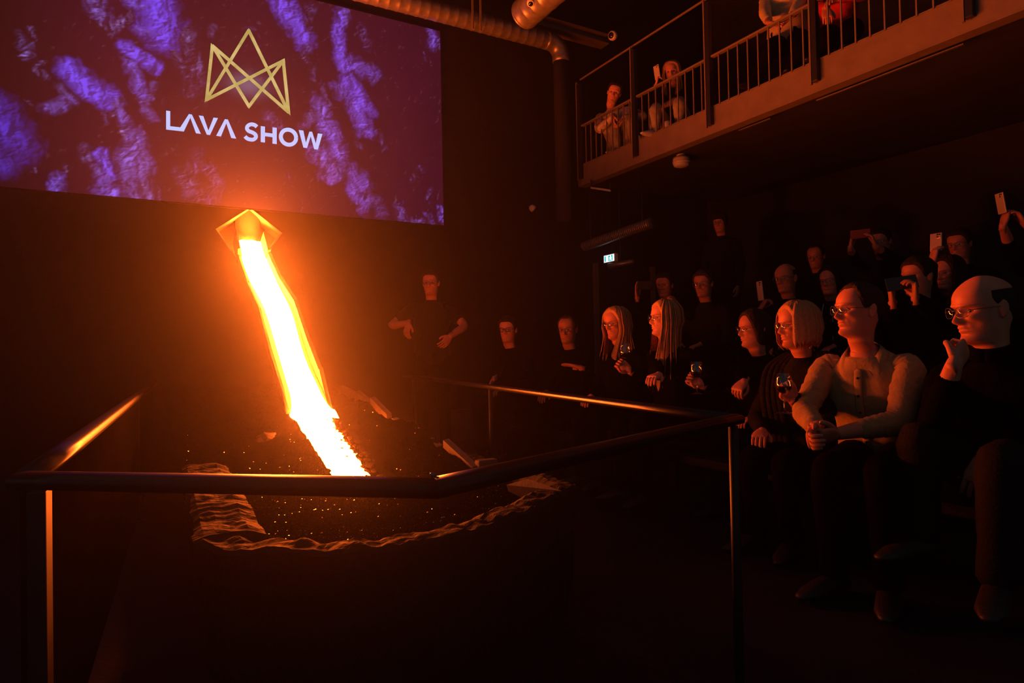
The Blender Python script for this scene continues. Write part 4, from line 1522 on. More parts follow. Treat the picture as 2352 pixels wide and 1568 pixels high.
def make_hair(rec, kind, mat, fem, sid, q, child):
    O, rt, fw, up, s = rec['O'], rec['rt'], rec['fw'], rec['up'], rec['s']
    r = random.Random(sid)
    W = lambda x, y, z: O + (rt * x + fw * y + up * z) * s
    if kind == 'bald':
        line = pch([(0, .30), (1.0, .235), (1.3, .178), (1.55, .128), (1.8, .116), (2.4, .07), (3.2, .05)])
        zt, th = .178, .004
    elif kind == 'receding':
        line = pch([(0, .209), (.5, .211), (.8, .203), (1.1, .165), (1.4, .115), (1.75, .12), (2.3, .07), (3.2, .045)])
        zt, th = .2345, .010
    elif kind == 'short':
        line = pch([(0, .190), (.5, .188), (.8, .178), (1.1, .15), (1.4, .105), (1.75, .115), (2.3, .07), (3.2, .045)])
        zt, th = .2345, .015
    elif kind == 'fringe':
        line = pch([(0, .150), (.6, .145), (.9, .12), (1.2, .06), (1.8, .03), (3.2, .01)])
        zt, th = .2345, .016
    else:
        line = pch([(0, .205), (.35, .20), (.7, .182), (.95, .15), (1.15, .09), (1.35, .03), (1.8, .01), (3.2, 0.0)])
        zt, th = .2345, .016
    nphi, nt_ = (120, 14) if q else (48, 10)
    V, F = [], []
    keep = []
    for k in range(nphi):
        ph = 2 * math.pi * k / nphi
        a = abs(ph if ph <= math.pi else ph - 2 * math.pi)
        z0 = min(line(a), zt - .004)
        keep.append(line(a) < zt - .02)
        for j in range(nt_):
            t = j / (nt_ - 1)
            z = z0 + (zt - z0) * t
            x, y = head_pt(z, ph, False)
            l = math.hypot(x, y) + 1e-6
            nz_ = max(0, (z - .13) / .105)
            puff = th * min(1, t / .3 if kind != 'bald' else min(t, 1 - t) * 5) * (1 + .3 * mnoise.noise(Vector((x * 30 + sid, y * 30, z * 12))))
            if kind != 'bald':
                puff += .0035 * min(1, t * 4) * mnoise.noise(Vector((ph * 16, z * 9, sid))) + .0018 * min(1, t * 4) * mnoise.noise(Vector((ph * 40, z * 9, sid)))
            if kind == 'bald':
                puff *= min(1, max(0, zt - line(a)) / .06) * min(1, (1 - t) * 3)
            if t == 0:
                puff = -.002
            V.append(W(x + x / l * puff * (1 - .6 * nz_ ** 2), y + y / l * puff * (1 - .6 * nz_ ** 2), z + puff * nz_))
    for k in range(nphi):
        k2 = (k + 1) % nphi
        if not (keep[k] and keep[k2]):
            continue
        for j in range(nt_ - 1):
            F.append((k * nt_ + j, k2 * nt_ + j, k2 * nt_ + j + 1, k * nt_ + j + 1))
    if kind != 'bald':
        F.append(tuple(k * nt_ + nt_ - 1 for k in range(nphi)))
    parts = [(V, F)]
    if kind in ('long', 'bob', 'straight', 'tied'):
        # one continuous curtain of hair with strand grooves and a ragged end, then a few loose strands
        ncol, th0 = 110, R({'long': 57, 'bob': 52, 'straight': 58, 'tied': 60}[kind])
        e0, e1 = {'long': (-.34, .07), 'bob': (.005, .018), 'straight': (-.13, .04), 'tied': (0, 0)}[kind]

        def strand(a, end, off, ragged=0.0):
            front = max(0.0, 1 - abs(abs(a) - R(60)) / R(40))
            pts = []
            for z in (.229, .214, .19, .16, .13, .09, .05):
                x, y = head_pt(z, a, False)
                l = math.hypot(x, y)
                o = off * (1 if z < .2 else .75) + (.012 if z < .1 else 0) + (.004 if z < .14 else 0)
                pts.append(W(x + x / l * o, y + y / l * o, z + (.010 if z > .2 else 0)))
            x, y = head_pt(.05, a, False)
            l = math.hypot(x, y)
            bx, by = x + x / l * (off + .014), y + y / l * (off + .014)
            for t in (.2, .4, .6, .8, 1.0):
                z = .05 + (end - .05) * t
                if kind == 'bob':
                    o = .006 * math.sin(t * 3.1) - .022 * t * t
                    pts.append(W(bx + x / l * o, by + y / l * o, z))
                else:
                    fwd = .06 * front * t + .02 * (1 - front) * t
                    out = (-.035 * front + .012 * (1 - front)) * t + ragged * t
                    pts.append(O + (rt * (bx + x / l * out) + fw * (by + fwd)) * s + UPV * (z * s))
            return pts
        if kind != 'tied':
            V, F = [], []
            rows = 12
            cols = [th0 + (2 * math.pi - 2 * th0) * k / (ncol - 1) for k in range(ncol)]
            for k, a in enumerate(cols):
                a2 = a if a <= math.pi else a - 2 * math.pi
                g = .006 * mnoise.noise(Vector((k * .22, sid, 1))) + .0035 * mnoise.noise(Vector((k * .9, sid, 2)))
                end = e0 + e1 * mnoise.noise(Vector((k * .5, sid, 3))) * 1.6 + e1 * (r.random() - .5)
                side = min(1, min(k, ncol - 1 - k) / 4)
                if kind == 'long':
                    end += .14 * max(0, math.sin((abs(a2) - R(75)) * 2.2)) * .6
                pts = strand(a2, end, (.026 if kind == 'bob' else .015) + g - .008 * (1 - side), .03 * mnoise.noise(Vector((k * .3, sid, 9))))
                V += pts
            for k in range(ncol - 1):
                for j in range(rows - 1):
                    F.append((k * rows + j, k * rows + j + 1, (k + 1) * rows + j + 1, (k + 1) * rows + j))
            parts.append((V, F))
            for i in range({'long': 36, 'bob': 30, 'straight': 16}[kind]):
                a = (1 if i % 2 else -1) * R(r.uniform(57, 110) if i % 3 else r.uniform(110, 180))
                pts = strand(a, e0 + r.uniform(-.02, .10 if kind != 'bob' else .01), .017 + r.uniform(0, .006), r.uniform(-.03, .05))
                pp = [Vector(v) for v in crsp([tuple(v) for v in pts], 2)]
                n_ = len(pp)
                parts.append(tube(pp, [.0045 * s * (1 - .8 * max(0, (j / n_ - .6) / .4)) for j in range(n_)], 5))
        if kind == 'tied':
            for i in range(10):
                a = R(120 + i * 12)
                x, y = head_pt(.15, a, False)
                pts = [W(x * 1.08, y * 1.1, .17), W(x * .7, y * 1.25, .14), W(x * .2 + .01, -.135, .12), W(.012 * (i - 5) / 5, -.15, .06), W(.016 * (i - 5) / 5, -.13, -.06)]
                parts.append(tube([Vector(v) for v in crsp([tuple(v) for v in pts], 3)], [.012 * s] * 9 + [.009 * s] * 3 + [.004 * s], 6))
    vf = merge(*parts)
    child('hair', vf, M[mat])


def make_glasses(rec, child, kind):
    O, rt, fw, up, s = rec['O'], rec['rt'], rec['fw'], rec['up'], rec['s']
    W = lambda x, y, z: O + (rt * x + fw * y + up * z) * s
    fm = M['frame'] if kind == 'dark' else M['frame_clear']
    rf = .0020 if kind == "dark" else .0011
    parts = []
    lens = []
    for sd in (-1, 1):
        rim = []
        for k in range(21):
            a = 2 * math.pi * k / 20
            e = .75
            x = sd * .033 + .0255 * math.copysign(abs(math.cos(a)) ** e, math.cos(a))
            z = .116 + .019 * math.copysign(abs(math.sin(a)) ** e, math.sin(a))
            y = .1045 - .9 * max(0, abs(x) - .02) ** 1.5 * 1.6
            rim.append(W(x, y, z))
        parts.append(tube(rim, rf * s, 6, cap=False))
        parts.append(tube([W(sd * .058, .094, .121), W(sd * .072, .07, .122), W(sd * .0775, .02, .122), W(sd * .078, -.012, .120), W(sd * .075, -.03, .108)], .0015 * s, 6))
        V, F = [W(sd * .033, .1097 - .9 * .013 ** 1.5 * 1.6, .116)], []
        for j in (1, 2, 3, 4, 5):
            t = j / 5
            for k in range(20):
                a = 2 * math.pi * k / 20
                e = .75
                x = sd * .033 + .0250 * t * math.copysign(abs(math.cos(a)) ** e, math.cos(a))
                z = .116 + .0187 * t * math.copysign(abs(math.sin(a)) ** e, math.sin(a))
                y = .1045 - .9 * max(0, abs(x) - .02) ** 1.5 * 1.6 + .0052 * (1 - t * t)
                V.append(W(x, y, z))
        for k in range(20):
            F.append((0, 1 + k, 1 + (k + 1) % 20))
            for j in (0, 1, 2, 3):
                F.append((1 + j * 20 + k, 1 + (j + 1) * 20 + k, 1 + (j + 1) * 20 + (k + 1) % 20, 1 + j * 20 + (k + 1) % 20))
        lens.append((V, F))
    parts.append(tube([W(-.009, .106, .121), W(0, .109, .124), W(.009, .106, .121)], rf * 1.1 * s, 6))
    g = child('glasses', merge(*parts), fm)
    for l in lens:
        mk('lens', l[0], l[1], M['lens'], g)


def phone(label, c, up, nrm, mat, w=.072, h=.148, t=.009, group='phones held up by the audience'):
    """nrm: direction the back of the phone looks"""
    c = Vector(c)
    z = Vector(up).normalized()
    y = -(Vector(nrm) - z * Vector(nrm).dot(z)).normalized()
    x = y.cross(z)
    th = thing('phone', c, label, 'phone', group)
    A = (x, y, z)
    box('case', (-w / 2, -t / 2, -h / 2), (w / 2, t / 2, h / 2), mat, th, bev=.0035, axes=A, c=c)
    box('screen', (-w / 2 + .004, t / 2, -h / 2 + .004), (w / 2 - .004, t / 2 + .0008, h / 2 - .004), M['lensglass'], th, axes=A, c=c)
    b = box('camera_bump', (w / 2 - .033, -t / 2 - .002, h / 2 - .036), (w / 2 - .005, -t / 2, h / 2 - .006), mat, th, bev=.0015, axes=A, c=c)
    for dx, dz in ((.026, .013), (.013, .013), (.026, .028)):
        V, F = lathe([(.0055, 0), (.0052, .0025), (.001, .003)], 12, c + x * (w / 2 - dx) - y * (t / 2 + .001) + z * (h / 2 - dz), -y)
        mk('camera_lens', V, F, M['lensglass'], b)
    return th


def wineglass(label, c, s=1.0, fill=0.4):
    """c: centre of the bowl"""
    c = Vector(c)
    base = c - UPV * .125 * s
    th = thing('wine_glass', base, label, 'glass', 'wine glasses held by the front row')
    bowl = [(.004, -.040), (.022, -.034), (.034, -.016), (.037, .004), (.034, .03), (.029, .052), (.0278, .052), (.0326, .03), (.0356, .004), (.0325, -.015), (.021, -.032), (.002, -.037)]
    V, F = lathe([(r * s, h * s) for r, h in bowl], 22, c, closed=False)
    mk('bowl', V, F, M['glass'], th)
    V, F = lathe([(.004 * s, -.042 * s), (.0032 * s, -.06 * s), (.003 * s, -.10 * s), (.005 * s, -.115 * s)], 10, c)
    mk('stem', V, F, M['glass'], th)
    V, F = lathe([(.005 * s, -.114 * s), (.02 * s, -.120 * s), (.034 * s, -.123 * s), (.034 * s, -.125 * s)], 20, c)
    mk('foot', V, F, M['glass'], th)
    V, F = lathe([(.002, -.036 * s), (.02 * s, -.0315 * s), (.0318 * s, -.0148 * s), (.0335 * s, -.006 * s)], 20, c)
    mk('drink', V, F, M['wine'], th)
    return th


GZ_ = Vector((0.9, 3.6, 0.9))
X1 = 2.86


def fx(px, py, X):
    return on(px, py, 0, X)


def lavadir(p):
    d = Vector((0.9, 4.4, 1.0)) - Vector(p)
    return d.normalized()


def near(px, py, F_, L=.45, drop=.26):
    """the point seen at a pixel that an arm of the person with face F_ can reach, on the viewer's side"""
    ref = Vector(F_) - UPV * drop
    d = ray(px, py)
    t0 = (ref - CAM).dot(d) / d.length_squared
    h = (CAM + d * t0 - ref).length
    return CAM + d * (t0 - math.sqrt(max(0.0, L * L - h * h)) / d.length)


# ---- the presenter behind the far end of the barrier
gf = at(985, 648, 6.25)
person('standing man in a dark polo shirt and glasses beyond the rail', gf, 0.0, (-.9, 1.2, 1.3), torso=(-.42, -1), pose='stand', s=1.0, lean=2, hair='short', hairm='hair_brown', top='cloth_dark', sleeve=.30, smile=1.0, q=1,
       arms={'R': dict(w=at(938, 742, 6.1), f=(-.3, -.2, -.9), p=(.6, .2, -.3), c='relaxed', pole=(-.8, .4, -.5)),
             'L': dict(w=at(1034, 772, 6.05), f=(-.7, -.2, -.7), p=(-.3, .5, -.2), c='relaxed', pole=(1.0, .2, .2))})

# ---- front row
f = fx(1160, 757, X1)
person('seated man with dark round glasses, far end of the front row', f, 0, (0.4, 3.0, .9), torso=(-1, -.25), s=.98, lean=14, hair='short', glasses='dark', top='cloth_black',
       arms={'R': dict(w=at(1128, 905, 5.3), f=(-.6, -.3, -.5), p=(.3, -.6, -.5), c='relaxed')})
f = fx(1297, 757, X1 + .2)
person('dim seated person with a bare forehead, second from the far end of the front row', f, 0, (0.6, 2.6, .8), torso=(-1, -.2), s=.98, lean=12, hair='receding', hairm='hair_brown', top='cloth_black', skin='skin_tan',
       arms={'L': dict(w=at(1327, 862, 4.55), f=(-.5, .6, .2), p=(0, -.3, -.9), c='flat')})
f = fx(1398, 744, X1)
person('woman with a blond fringe and clear glasses holding a tall wine glass', f, 0, (.5, 3.3, .9), torso=(-1, -.05), s=.95, lean=10, fem=1, hair='straight', hairm='hair_blond', top='cloth_black',
       arms={'L': dict(w=at(1447, 852, 4.15), f=(-.5, .5, .5), p=(-.3, -.6, 0), c='grip')})
wineglass('wine glass raised beside the blond woman with the fringe', at(1436, 808, 4.08), 1.05)
f = fx(1500, 730, X1)
person('woman with long loose blond hair and clear glasses in the front row', f, 0, (.7, 3.9, 1.25), torso=(-1, .0), s=.96, lean=8, fem=1, hair='long', hairm='hair_blond', top='cloth_black', skin='skin_pale', smile=.4,
       arms={'L': dict(w=at(1612, 884, 3.75), f=(-.6, .4, .4), p=(-.2, -.6, .1), c='grip'), 'R': dict(w=at(1515, 868, 3.75), f=(-.8, -.3, -.1), p=(0, 0, -1), c='relaxed')})
wineglass('wine glass held low right of the long-haired blond woman', at(1600, 852, 3.7), 1.05)
f = fx(1704, 756, X1 + .3)
person('woman with tied-back hair and clear glasses left of the blond bob', f, 0, (.75, 3.6, .95), torso=(-1, -.05), s=.95, lean=12, fem=1, hair='tied', hairm='hair_brown', top='cloth_black',
       arms={'R': dict(w=at(1722, 928, 3.0), f=(-.75, -.1, -.45), p=(0, .1, -1), c='wrap')})


def scarf(rec, child):
    N, trt, tfw, tup, s = rec['N'], rec['trt'], rec['tfw'], rec['tup'], rec['s']
    parts = []
    for sd in (-1, 1):
        for k in range(4):
            o = .030 * k
            pts = [N + trt * sd * (.055 + o * .5) - tfw * .03 + tup * .03, N + trt * sd * (.085 + o) - tup * (.03) + tfw * .05, N + trt * sd * (.075 + o) - tup * .14 + tfw * (.135), N + trt * sd * (.055 + o * 1.1) - tup * .3 + tfw * .15, N + trt * sd * (.05 + o) - tup * .46 + tfw * .15]
            parts.append(tube([Vector(v) for v in crsp([tuple(v) for v in pts], 4)], .022, 9, flat=.8))
    child('scarf', merge(*parts), M['cloth_scarf'])


f = fx(1797, 748, X1 - .0)
person('older woman with a blond bob, clear glasses and dark scarf holding a glass', f, 0, (.6, 3.1, .9), torso=(-1, -.12), s=.98, lean=8, fem=1, hair='bob', hairm='hair_blond', top='cloth_dark', extra=scarf, fat=.1,
       arms={'L': dict(w=at(1822, 918, 2.95), f=(-.45, .1, .75), p=(-.6, -.5, 0), c='grip')})
wineglass('wine glass held upright by the woman with the blond bob', at(1800, 884, 2.86), 1.0)


def shirt_bits(rec, child):
    N, trt, tfw, tup = rec['N'], rec['trt'], rec['tfw'], rec['tup']
    def fr(dn, x=0.0, lift=0.0):
        rows = TORSO
        d = float(np.interp(dn, [r_[0] for r_ in rows], [r_[2] + r_[3] for r_ in rows])) + .012
        return N - tup * dn + tfw * (d * (1 + .04) + lift) + trt * x
    pts = [fr(d, .004, .001) for d in (.05, .09, .14, .2, .28, .36, .43)]
    child('placket', tube([Vector(v) for v in crsp([tuple(v) for v in pts], 3)], .016, 8, up0=tfw, flat=.25), M['cloth_shirt'])
    for d in (.075, .15, .225, .30, .375):
        c_ = fr(d, .004, .007)
        child('button', lathe([(.0055, -.001), (.0055, .0012), (.003, .0018), (.0005, .0016)], 12, c_, tfw), M['frame'])
    for sd in (-1, 1):
        a = [N + tup * .035 - tfw * .055 + trt * sd * .01, N + tup * .03 + trt * sd * .064 - tfw * .01, N + tup * .0 + trt * sd * .058 + tfw * .045, N - tup * .035 + trt * sd * .022 + tfw * .082]
        b = [N + tup * .015 - tfw * .085 + trt * sd * .01, N - tup * .005 + trt * sd * .092 - tfw * .012, N - tup * .045 + trt * sd * .092 + tfw * .075, N - tup * .088 + trt * sd * .066 + tfw * .106]
        a, b = crsp([tuple(v) for v in a], 4), crsp([tuple(v) for v in b], 4)
        V, F = [], []
        for p, q_ in zip(a, b):
            p, q_ = Vector(p), Vector(q_)
            nr = Vector((0, 0, .004)) + tfw * .004
            V += [p, q_, q_ + nr, p + nr]
        for i in range(len(a) - 1):
            for j in range(4):
                F.append((4 * i + j, 4 * i + (j + 1) % 4, 4 * i + 4 + (j + 1) % 4, 4 * i + 4 + j))
        F += [(0, 1, 2, 3), tuple(4 * (len(a) - 1) + j for j in (3, 2, 1, 0))]
        child('collar', (V, F), M['cloth_shirt'])


f = at(1931, 711, 2.86)
person('seated man in a pale buttoned shirt with glasses, hands clasped before him', f, 0, (.75, 2.55, 1.2), torso=(-1, -.22), s=1.0, lean=20, hair='receding', hairm='hair_brown', top='cloth_shirt', extra=shirt_bits, skin='skin', hunch=.02,
       arms={'R': dict(w=at(1876, 984, 2.68), f=at(1852, 1018, 2.60) - at(1876, 982, 2.68), p=(.1, -.95, -.1), c='clasp', pole=(.2, 1.0, -.5), sleeve=.95),
             'L': dict(w=at(1922, 996, 2.68), f=at(1848, 1012, 2.62) - at(1922, 996, 2.68), p=(-.1, .8, .5), c='clasp', pole=(.6, -1.0, -.6), sleeve=.80)},
       knees=((at(1905, 1085, 2.6), ), (at(2030, 1090, 2.45), )))
f = at(2204, 716, 2.42)


def high_collar(rec, child):
    N, trt, tfw, tup = rec['N'], rec['trt'], rec['tfw'], rec['tup']
    ring = [N + tup * (.045 + .012 * math.cos(a)) + trt * (.062 * math.sin(a)) + tfw * (.066 * math.cos(a) - .002) for a in [2 * math.pi * k / 24 for k in range(25)]]
    child('rolled_collar', tube(ring, .026, 10, cap=False), M['cloth_black'])



person('bald man with glasses resting his chin on his fist, end of front row', f, 0, (.75, 2.35, .75), torso=(-1, -.05), s=1.06, lean=26, hair='bald', hairm='hair_dark', top='cloth_black', skin='skin', hunch=.0, legs='cloth_dark', extra=high_collar,
       arms={'R': dict(w=at(2192, 836, 2.33), f=at(2228, 782, 2.40) - at(2188, 842, 2.33), p=Vector((.7, .1, .5)), c='fist', pole=(-.4, .1, -1.0), sleeve=.90),
             'L': dict(w=at(2262, 1050, 2.4), f=(-.4, .1, -.8), p=(.3, .2, -.4), c='relaxed', pole=(.4, -1, -.2), sleeve=.9)},
       knees=((at(2112, 1010, 2.42), at(2122, 1225, 2.42)), (at(2300, 1060, 2.2), at(2290, 1330, 2.15))))

# ---- second row
Z2, X2 = .32, 4.25
f = fx(1519, 655, X2)
person('dim man filming with a dark phone held sideways, left end of the second row', f, Z2, (.6, 2.8, 1.0), torso=(-1, -.2), s=.96, lean=6, hair='short', glasses=False, top='cloth_black', skin='skin_tan', q=1,
       arms={'R': dict(w=near(1457, 680, f), f=(-.12, -.05, 1.0), p=(.45, -.7, .0), c='flat', pole=(-.2, .2, -1)),
             'L': dict(w=near(1558, 702, f, .36), f=(-.4, .2, .6), p=(-.4, .5, .2), c='wrap')})
c0 = near(1481, 655, f, .52)
phone('dark phone held sideways above the blond woman with the fringe', c0, (.78, -.6, .0), lavadir(c0), M['phone_dark'], h=.135)
f = fx(1606, 652, X2)
person('dark-haired man with a stern face and open collar behind the long-haired woman', f, Z2, (.5, 2.9, .9), torso=(-1, -.15), s=.98, lean=5, hair='short', hairm='hair_brown', top='cloth_dark', q=1, skin='skin_tan')
f = fx(1792, 640, X2 + .25)
pc = near(1746, 668, f, .47)
person('bald bearded man with glasses filming with an upright phone in the second row', f, Z2, (.4, 3.0, .9), torso=(-1, -.1), s=1.0, lean=4, hair='bald', top='cloth_black', q=1, skin='skin_tan',
       arms={'R': dict(w=near(1738, 714, f, .45), f=(.4, -.35, .85), p=(.75, -.55, .1), c='wrap', pole=(-.1, .2, -1))})
phone('pale phone held upright above the woman with tied-back hair', pc, (-.08, .04, 1), lavadir(pc), M['phone_pale'])
f = fx(1896, 645, X2 + .6)


def cord(rec, child):
    N, trt, tfw, tup = rec['N'], rec['trt'], rec['tfw'], rec['tup']
    for sd in (-1, 1):
        pts = [N + trt * sd * .05 + tfw * .06, N + trt * sd * .045 - tup * .1 + tfw * .125, N + trt * sd * .04 - tup * .3 + tfw * .142]
        child('hood_cord', tube([Vector(v) for v in crsp([tuple(v) for v in pts], 4)], .004, 6), M['white_plastic'])


person('smiling person with glasses peering past the pale shirt man, second row', f, Z2, (.3, 2.4, .9), torso=(-1, -.2), s=.98, lean=5, fem=1, hair='tied', hairm='hair_dark', top='cloth_black', smile=1.0, q=1, extra=cord)
# person hidden behind a phone held sideways in both hands
f = fx(2083, 636, X2 - .25)
pc = near(2071, 650, f, .47)
person('person hidden behind a dark phone held sideways with both hands, second row', f, Z2 - .1, (.6, 3.2, 1.1), torso=(-1, -.1), s=.96, lean=4, hair='short', top='cloth_black', glasses=False, q=1, skin='skin_tan',
       arms={'R': dict(w=near(2050, 692, f), f=(-.1, .1, 1.0), p=(.5, -.7, .1), c='relaxed', pole=(-.1, .3, -1)),
             'L': dict(w=near(2104, 688, f), f=(-.1, -.0, 1.0), p=(-.5, .7, .1), c='wrap', pole=(.2, -.4, -1))})
phone('dark phone held sideways, right of the pale shirt man', pc, Vector((.70, -.72, .12)), lavadir(pc), M['phone_dark'], h=.155, w=.078)
f = fx(2158, 628, X2 + .5)
pc = near(2150, 556, f, .50)
person('woman with long dark hair and glasses below a glowing gold phone', f, Z2, (.4, 3.3, 1.0), torso=(-1, -.05), s=.98, lean=5, fem=1, hair='straight', hairm='hair_brown', top='cloth_black', q=1, skin='skin',
       arms={'R': dict(w=near(2141, 592, f, .47), f=(.22, -.1, .95), p=(.8, -.5, 0), c='relaxed', pole=(-.6, .5, -.6))})
gdir = (Vector((0.9, 4.6, 1.3)) - pc).normalized() + (CAM - pc).normalized()
phone('gold phone shining bright with reflected lava, held above the dark-haired woman', pc, (.05, -.02, 1), gdir, M['phone_gold'], h=.12, w=.075)

# ---- third row, against the right-hand wall
Z3, X3 = .68, 5.6
f = fx(1648, 510, X3)
person('standing woman with a dark fringe and open jacket, highest on the left', f, Z3, (-.2, 2.4, .4), torso=(-1, -.35), pose='stand', s=.97, lean=2, fem=1, hair='fringe', hairm='hair_dark', top='cloth_dark', q=1, skin='skin', glasses=True)
f = fx(1867, 590, X3)
person('dim person with glasses whose head shows above the smiling face', f, Z3, (-.2, 2.4, .4), torso=(-1, -.3), s=.95, lean=4, hair='receding', hairm='hair_dark', top='cloth_black', q=0, skin='skin_tan')
f = fx(2014, 556, X3)
pc = near(1976, 537, f, .50)
person('person raising a red phone sideways overhead with both arms', f, Z3, (-.2, 2.4, .4), torso=(-1, -.3), s=.97, lean=4, hair='short', hairm='hair_dark', top='cloth_dark', q=1, skin='skin', sleeve=.84,
       arms={'R': dict(w=near(1951, 566, f), f=(.12, -.1, .95), p=(.45, -.75, .2), c='relaxed', pole=(-.3, .5, -.9)),
             'L': dict(w=near(2004, 560, f), f=(-.3, .15, .9), p=(-.45, .75, .2), c='relaxed', pole=(.3, -.5, -.9))})
phone('reddish phone held sideways overhead with both hands', pc, Vector((.72, -.69, .06)), lavadir(pc), M['phone_red'], h=.15)
f = fx(2192, 562, X3 - .2)
person('barely lit person with one glinting lens behind the gold phone', f, Z3, (-.2, 2.4, .4), torso=(-1, -.2), s=.95, lean=4, hair='short', hairm='hair_dark', top='cloth_black', q=0, skin='skin_tan')
f = at(2395, 540, 4.7)
pc = near(2299, 467, f, .60)
person('person at the picture edge lifting a pale phone high with both hands', f, Z3, (.2, 3.0, .8), torso=(-1, -.1), s=.98, lean=4, hair='short', hairm='hair_dark', top='cloth_black', q=0, skin='skin', sleeve=.7,
       arms={'R': dict(w=near(2296, 505, f, .53), f=(.25, -.1, .9), p=(.8, -.5, .1), c='wrap', pole=(-.2, .6, -.8)),
             'L': dict(w=near(2336, 500, f, .46), f=(-.5, .25, .8), p=(-.6, .6, .1), c='relaxed', pole=(.4, -.4, -.8))})
phone('pale phone raised highest, far right', pc, (-.12, .08, 1), lavadir(pc), M['phone_pale'], h=.15)

# ---- balcony
FB = ZF1
f = at(1410, 211, 7.55)
person('young man leaning forward with folded hands on the balcony, patterned jacket', f, FB, (0.2, 1.0, 1.0), torso=(-1, -.45), s=1.0, lean=34, hair='short', hairm='hair_dark', glasses=False, top='cloth_check', legs='denim', q=1, skin='skin_pale', roll=-20, pitch=-18, hunch=.0, shoe='shoe_white',
       arms={'R': dict(w=at(1409, 268, 7.45), f=(-.2, -.2, -.9), p=(.7, -.3, 0), c='relaxed', pole=(-.3, .6, -.6)),
             'L': dict(w=at(1432, 272, 7.4), f=(-.4, .2, -.8), p=(-.6, .3, 0), c='relaxed', pole=(.3, -.8, -.4))},
       knees=((at(1408, 292, 7.6), at(1420, 345, 7.7)), (at(1452, 280, 7.35), at(1458, 330, 7.35))))
f = at(1541, 163, 7.1)
pc = at(1509, 166, 6.85)
person('woman filming with a pale phone on the balcony, black top and jeans', f, FB, (0.3, 1.6, 1.2), torso=(-1, -.35), s=.97, lean=14, fem=1, hair='straight', hairm='hair_blond', glasses=False, top='cloth_black', legs='denim', q=1, skin='skin_pale', pitch=-14, shoe='shoe_white',
       arms={'R': dict(w=at(1506, 198, 6.86), f=(.2, -.15, .95), p=(.8, -.5, 0), c='wrap', pole=(-.3, .4, -1)),
             'L': dict(w=at(1524, 244, 6.85), f=(-.3, .35, -.85), p=(-.3, .3, -.6), c='relaxed', pole=(.5, -.8, .1), sleeve=.6)},
       knees=((at(1506, 250, 6.85), at(1504, 300, 6.9)), (at(1560, 236, 6.75), at(1562, 290, 6.8))))
phone('pale phone held upright on the balcony', pc, (-.12, .06, 1), Vector((0.9, 4.4, 1.0)) - pc, M['phone_pale'], group='phones held up by the audience')
f = at(1790, -92, 6.0)
person('person in a beige jumper on the balcony, head above the picture', f, FB, (0.3, 1.6, 1.2), torso=(-1, -.25), s=1.04, lean=6, hair='short', glasses=False, top='cloth_beige', legs='cloth_black', q=0, skin='skin', fat=.12,
       arms={'R': dict(w=at(1768, 84, 5.72), f=(.35, -.5, -.2), p=(.2, .3, -.8), c='clasp', pole=(-.6, .6, -.6), sleeve=.9),
             'L': dict(w=at(1800, 84, 5.6), f=(-.6, .5, -.2), p=(-.1, -.2, -.9), c='clasp', pole=(.6, -.6, -.4), sleeve=.95)},
       knees=((fx(1768, 110, XB + .2), fx(1735, 190, XB + .22)), (fx(1838, 110, XB + .2), fx(1815, 165, XB + .25))))
f = at(1908, -118, 5.6)
person('person in a red jacket on the balcony, right of the beige jumper', f, FB, (0.3, 1.6, 1.2), torso=(-1, -.2), s=1.0, lean=6, hair='short', glasses=False, top='cloth_red', legs='cloth_black', q=0, skin='skin',
       arms={'R': dict(w=at(1912, 52, 5.25), f=(-.2, -.2, -.8), p=(.3, .2, -.5), c='relaxed', sleeve=.95)},
       knees=((fx(1898, 78, XB + .2), fx(1890, 130, XB + .25)), (fx(1955, 70, XB + .2), fx(1945, 110, XB + .25))))
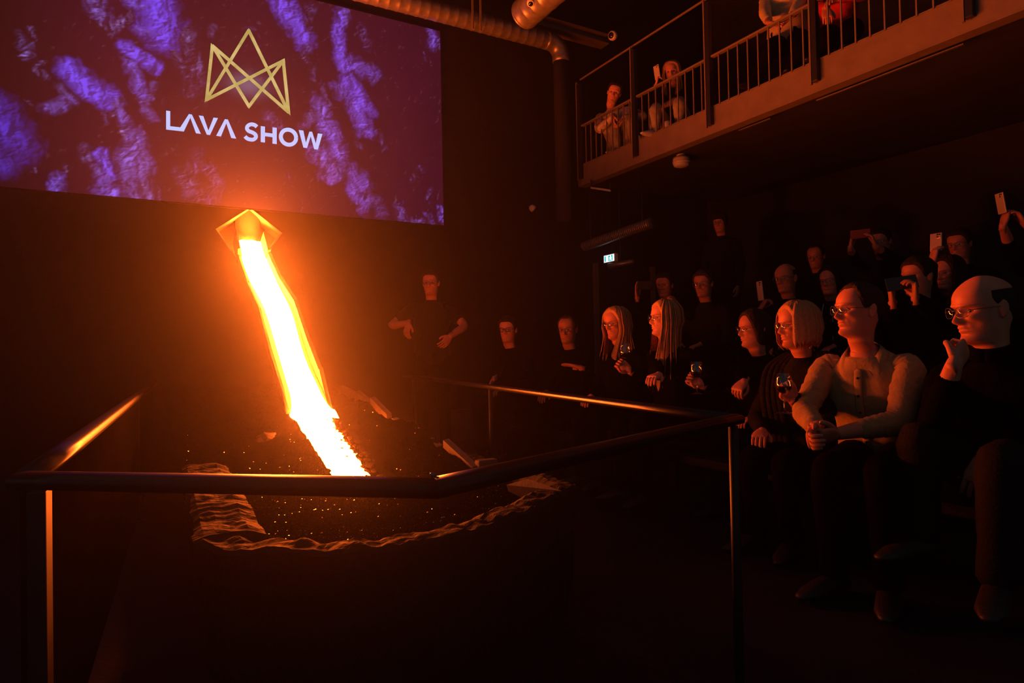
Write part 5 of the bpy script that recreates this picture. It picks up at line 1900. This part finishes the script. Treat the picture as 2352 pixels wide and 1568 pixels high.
for px, py, d, lb in ((1533, 282, 6.75, 'pale cup standing on the balcony floor between the filming woman and the bars'), (1469, 311, 7.2, 'pale cup on the balcony floor beside the second post')):
    q = on(px, py, 2, FB + .05) if False else at(px, py, d)
    q.z = max(FB + .012, q.z - .05)
    q.x = max(q.x, XB + .09)
    th = thing('cup', (q.x, q.y, FB + .01), lb, 'cup', 'cups on the balcony floor')
    c0 = Vector((q.x, q.y, FB + .01))
    V, F = lathe([(.028, 0), (.03, .002), (.038, .09), (.036, .09), (.028, .006), (.002, .005)], 20, c0)
    mk('cup_wall', V, F, M['cup'], th)
    V, F = lathe([(.0345, .07), (.02, .071), (.002, .071)], 20, c0, closed=False)
    mk('drink', V, F, M['wine'], th)

# ---- benches under the seated rows (dark, mostly hidden)
def bench(name_label, x0, x1, y0, y1, z0, h):
    th = thing('bench', ((x0 + x1) / 2, (y0 + y1) / 2, z0), name_label, 'bench')
    box('seat_board', (x0, y0, z0 + h - .05), (x1, y1, z0 + h), M['seat'], th, bev=.01)
    for y in np.linspace(y0 + .15, y1 - .15, 5):
        box('leg', (x0 + .04, y - .03, z0), (x1 - .04, y + .03, z0 + h - .05), M['seat'], th)


for me, cb in zip(union_all(JOBS), DONE):
    cb(me)
bench('long black bench under the front row along the rail', 2.80, 3.25, 0.7, 5.3, 0, .36)
bench('long black bench of the second row on the first step', 4.3, 4.75, 0.9, 5.0, .32, .34)
bench('long black bench of the third row against the right wall', 5.55, 6.0, 0.9, 5.0, .68, .34)
bench('low black bench on the balcony behind the bars', 5.1, 5.5, 1.0, 6.2, FB, .2)

# ------------------------------------------------------------------ added haze volume that imitates lens bloom round the lava
hm = bpy.data.materials.new('bloom_haze')
hm.use_nodes = True
nt = hm.node_tree
nt.nodes.clear()
o = nn(nt, 'ShaderNodeOutputMaterial')
v = nn(nt, 'ShaderNodeVolumeScatter')
v.inputs['Color'].default_value = (1, 1, 1, 1)
v.inputs['Density'].default_value = HAZE_DENSITY
v.inputs['Anisotropy'].default_value = HAZE_G
nt.links.new(v.outputs[0], o.inputs['Volume'])
hz_o = tag(box('haze', (-5.9, -2.9, .004), (XR - .01, YW - .002, ZC - .01), hm), 'thin haze added to the hall for a bloom-like glow round the lava', 'haze', kind='stuff')
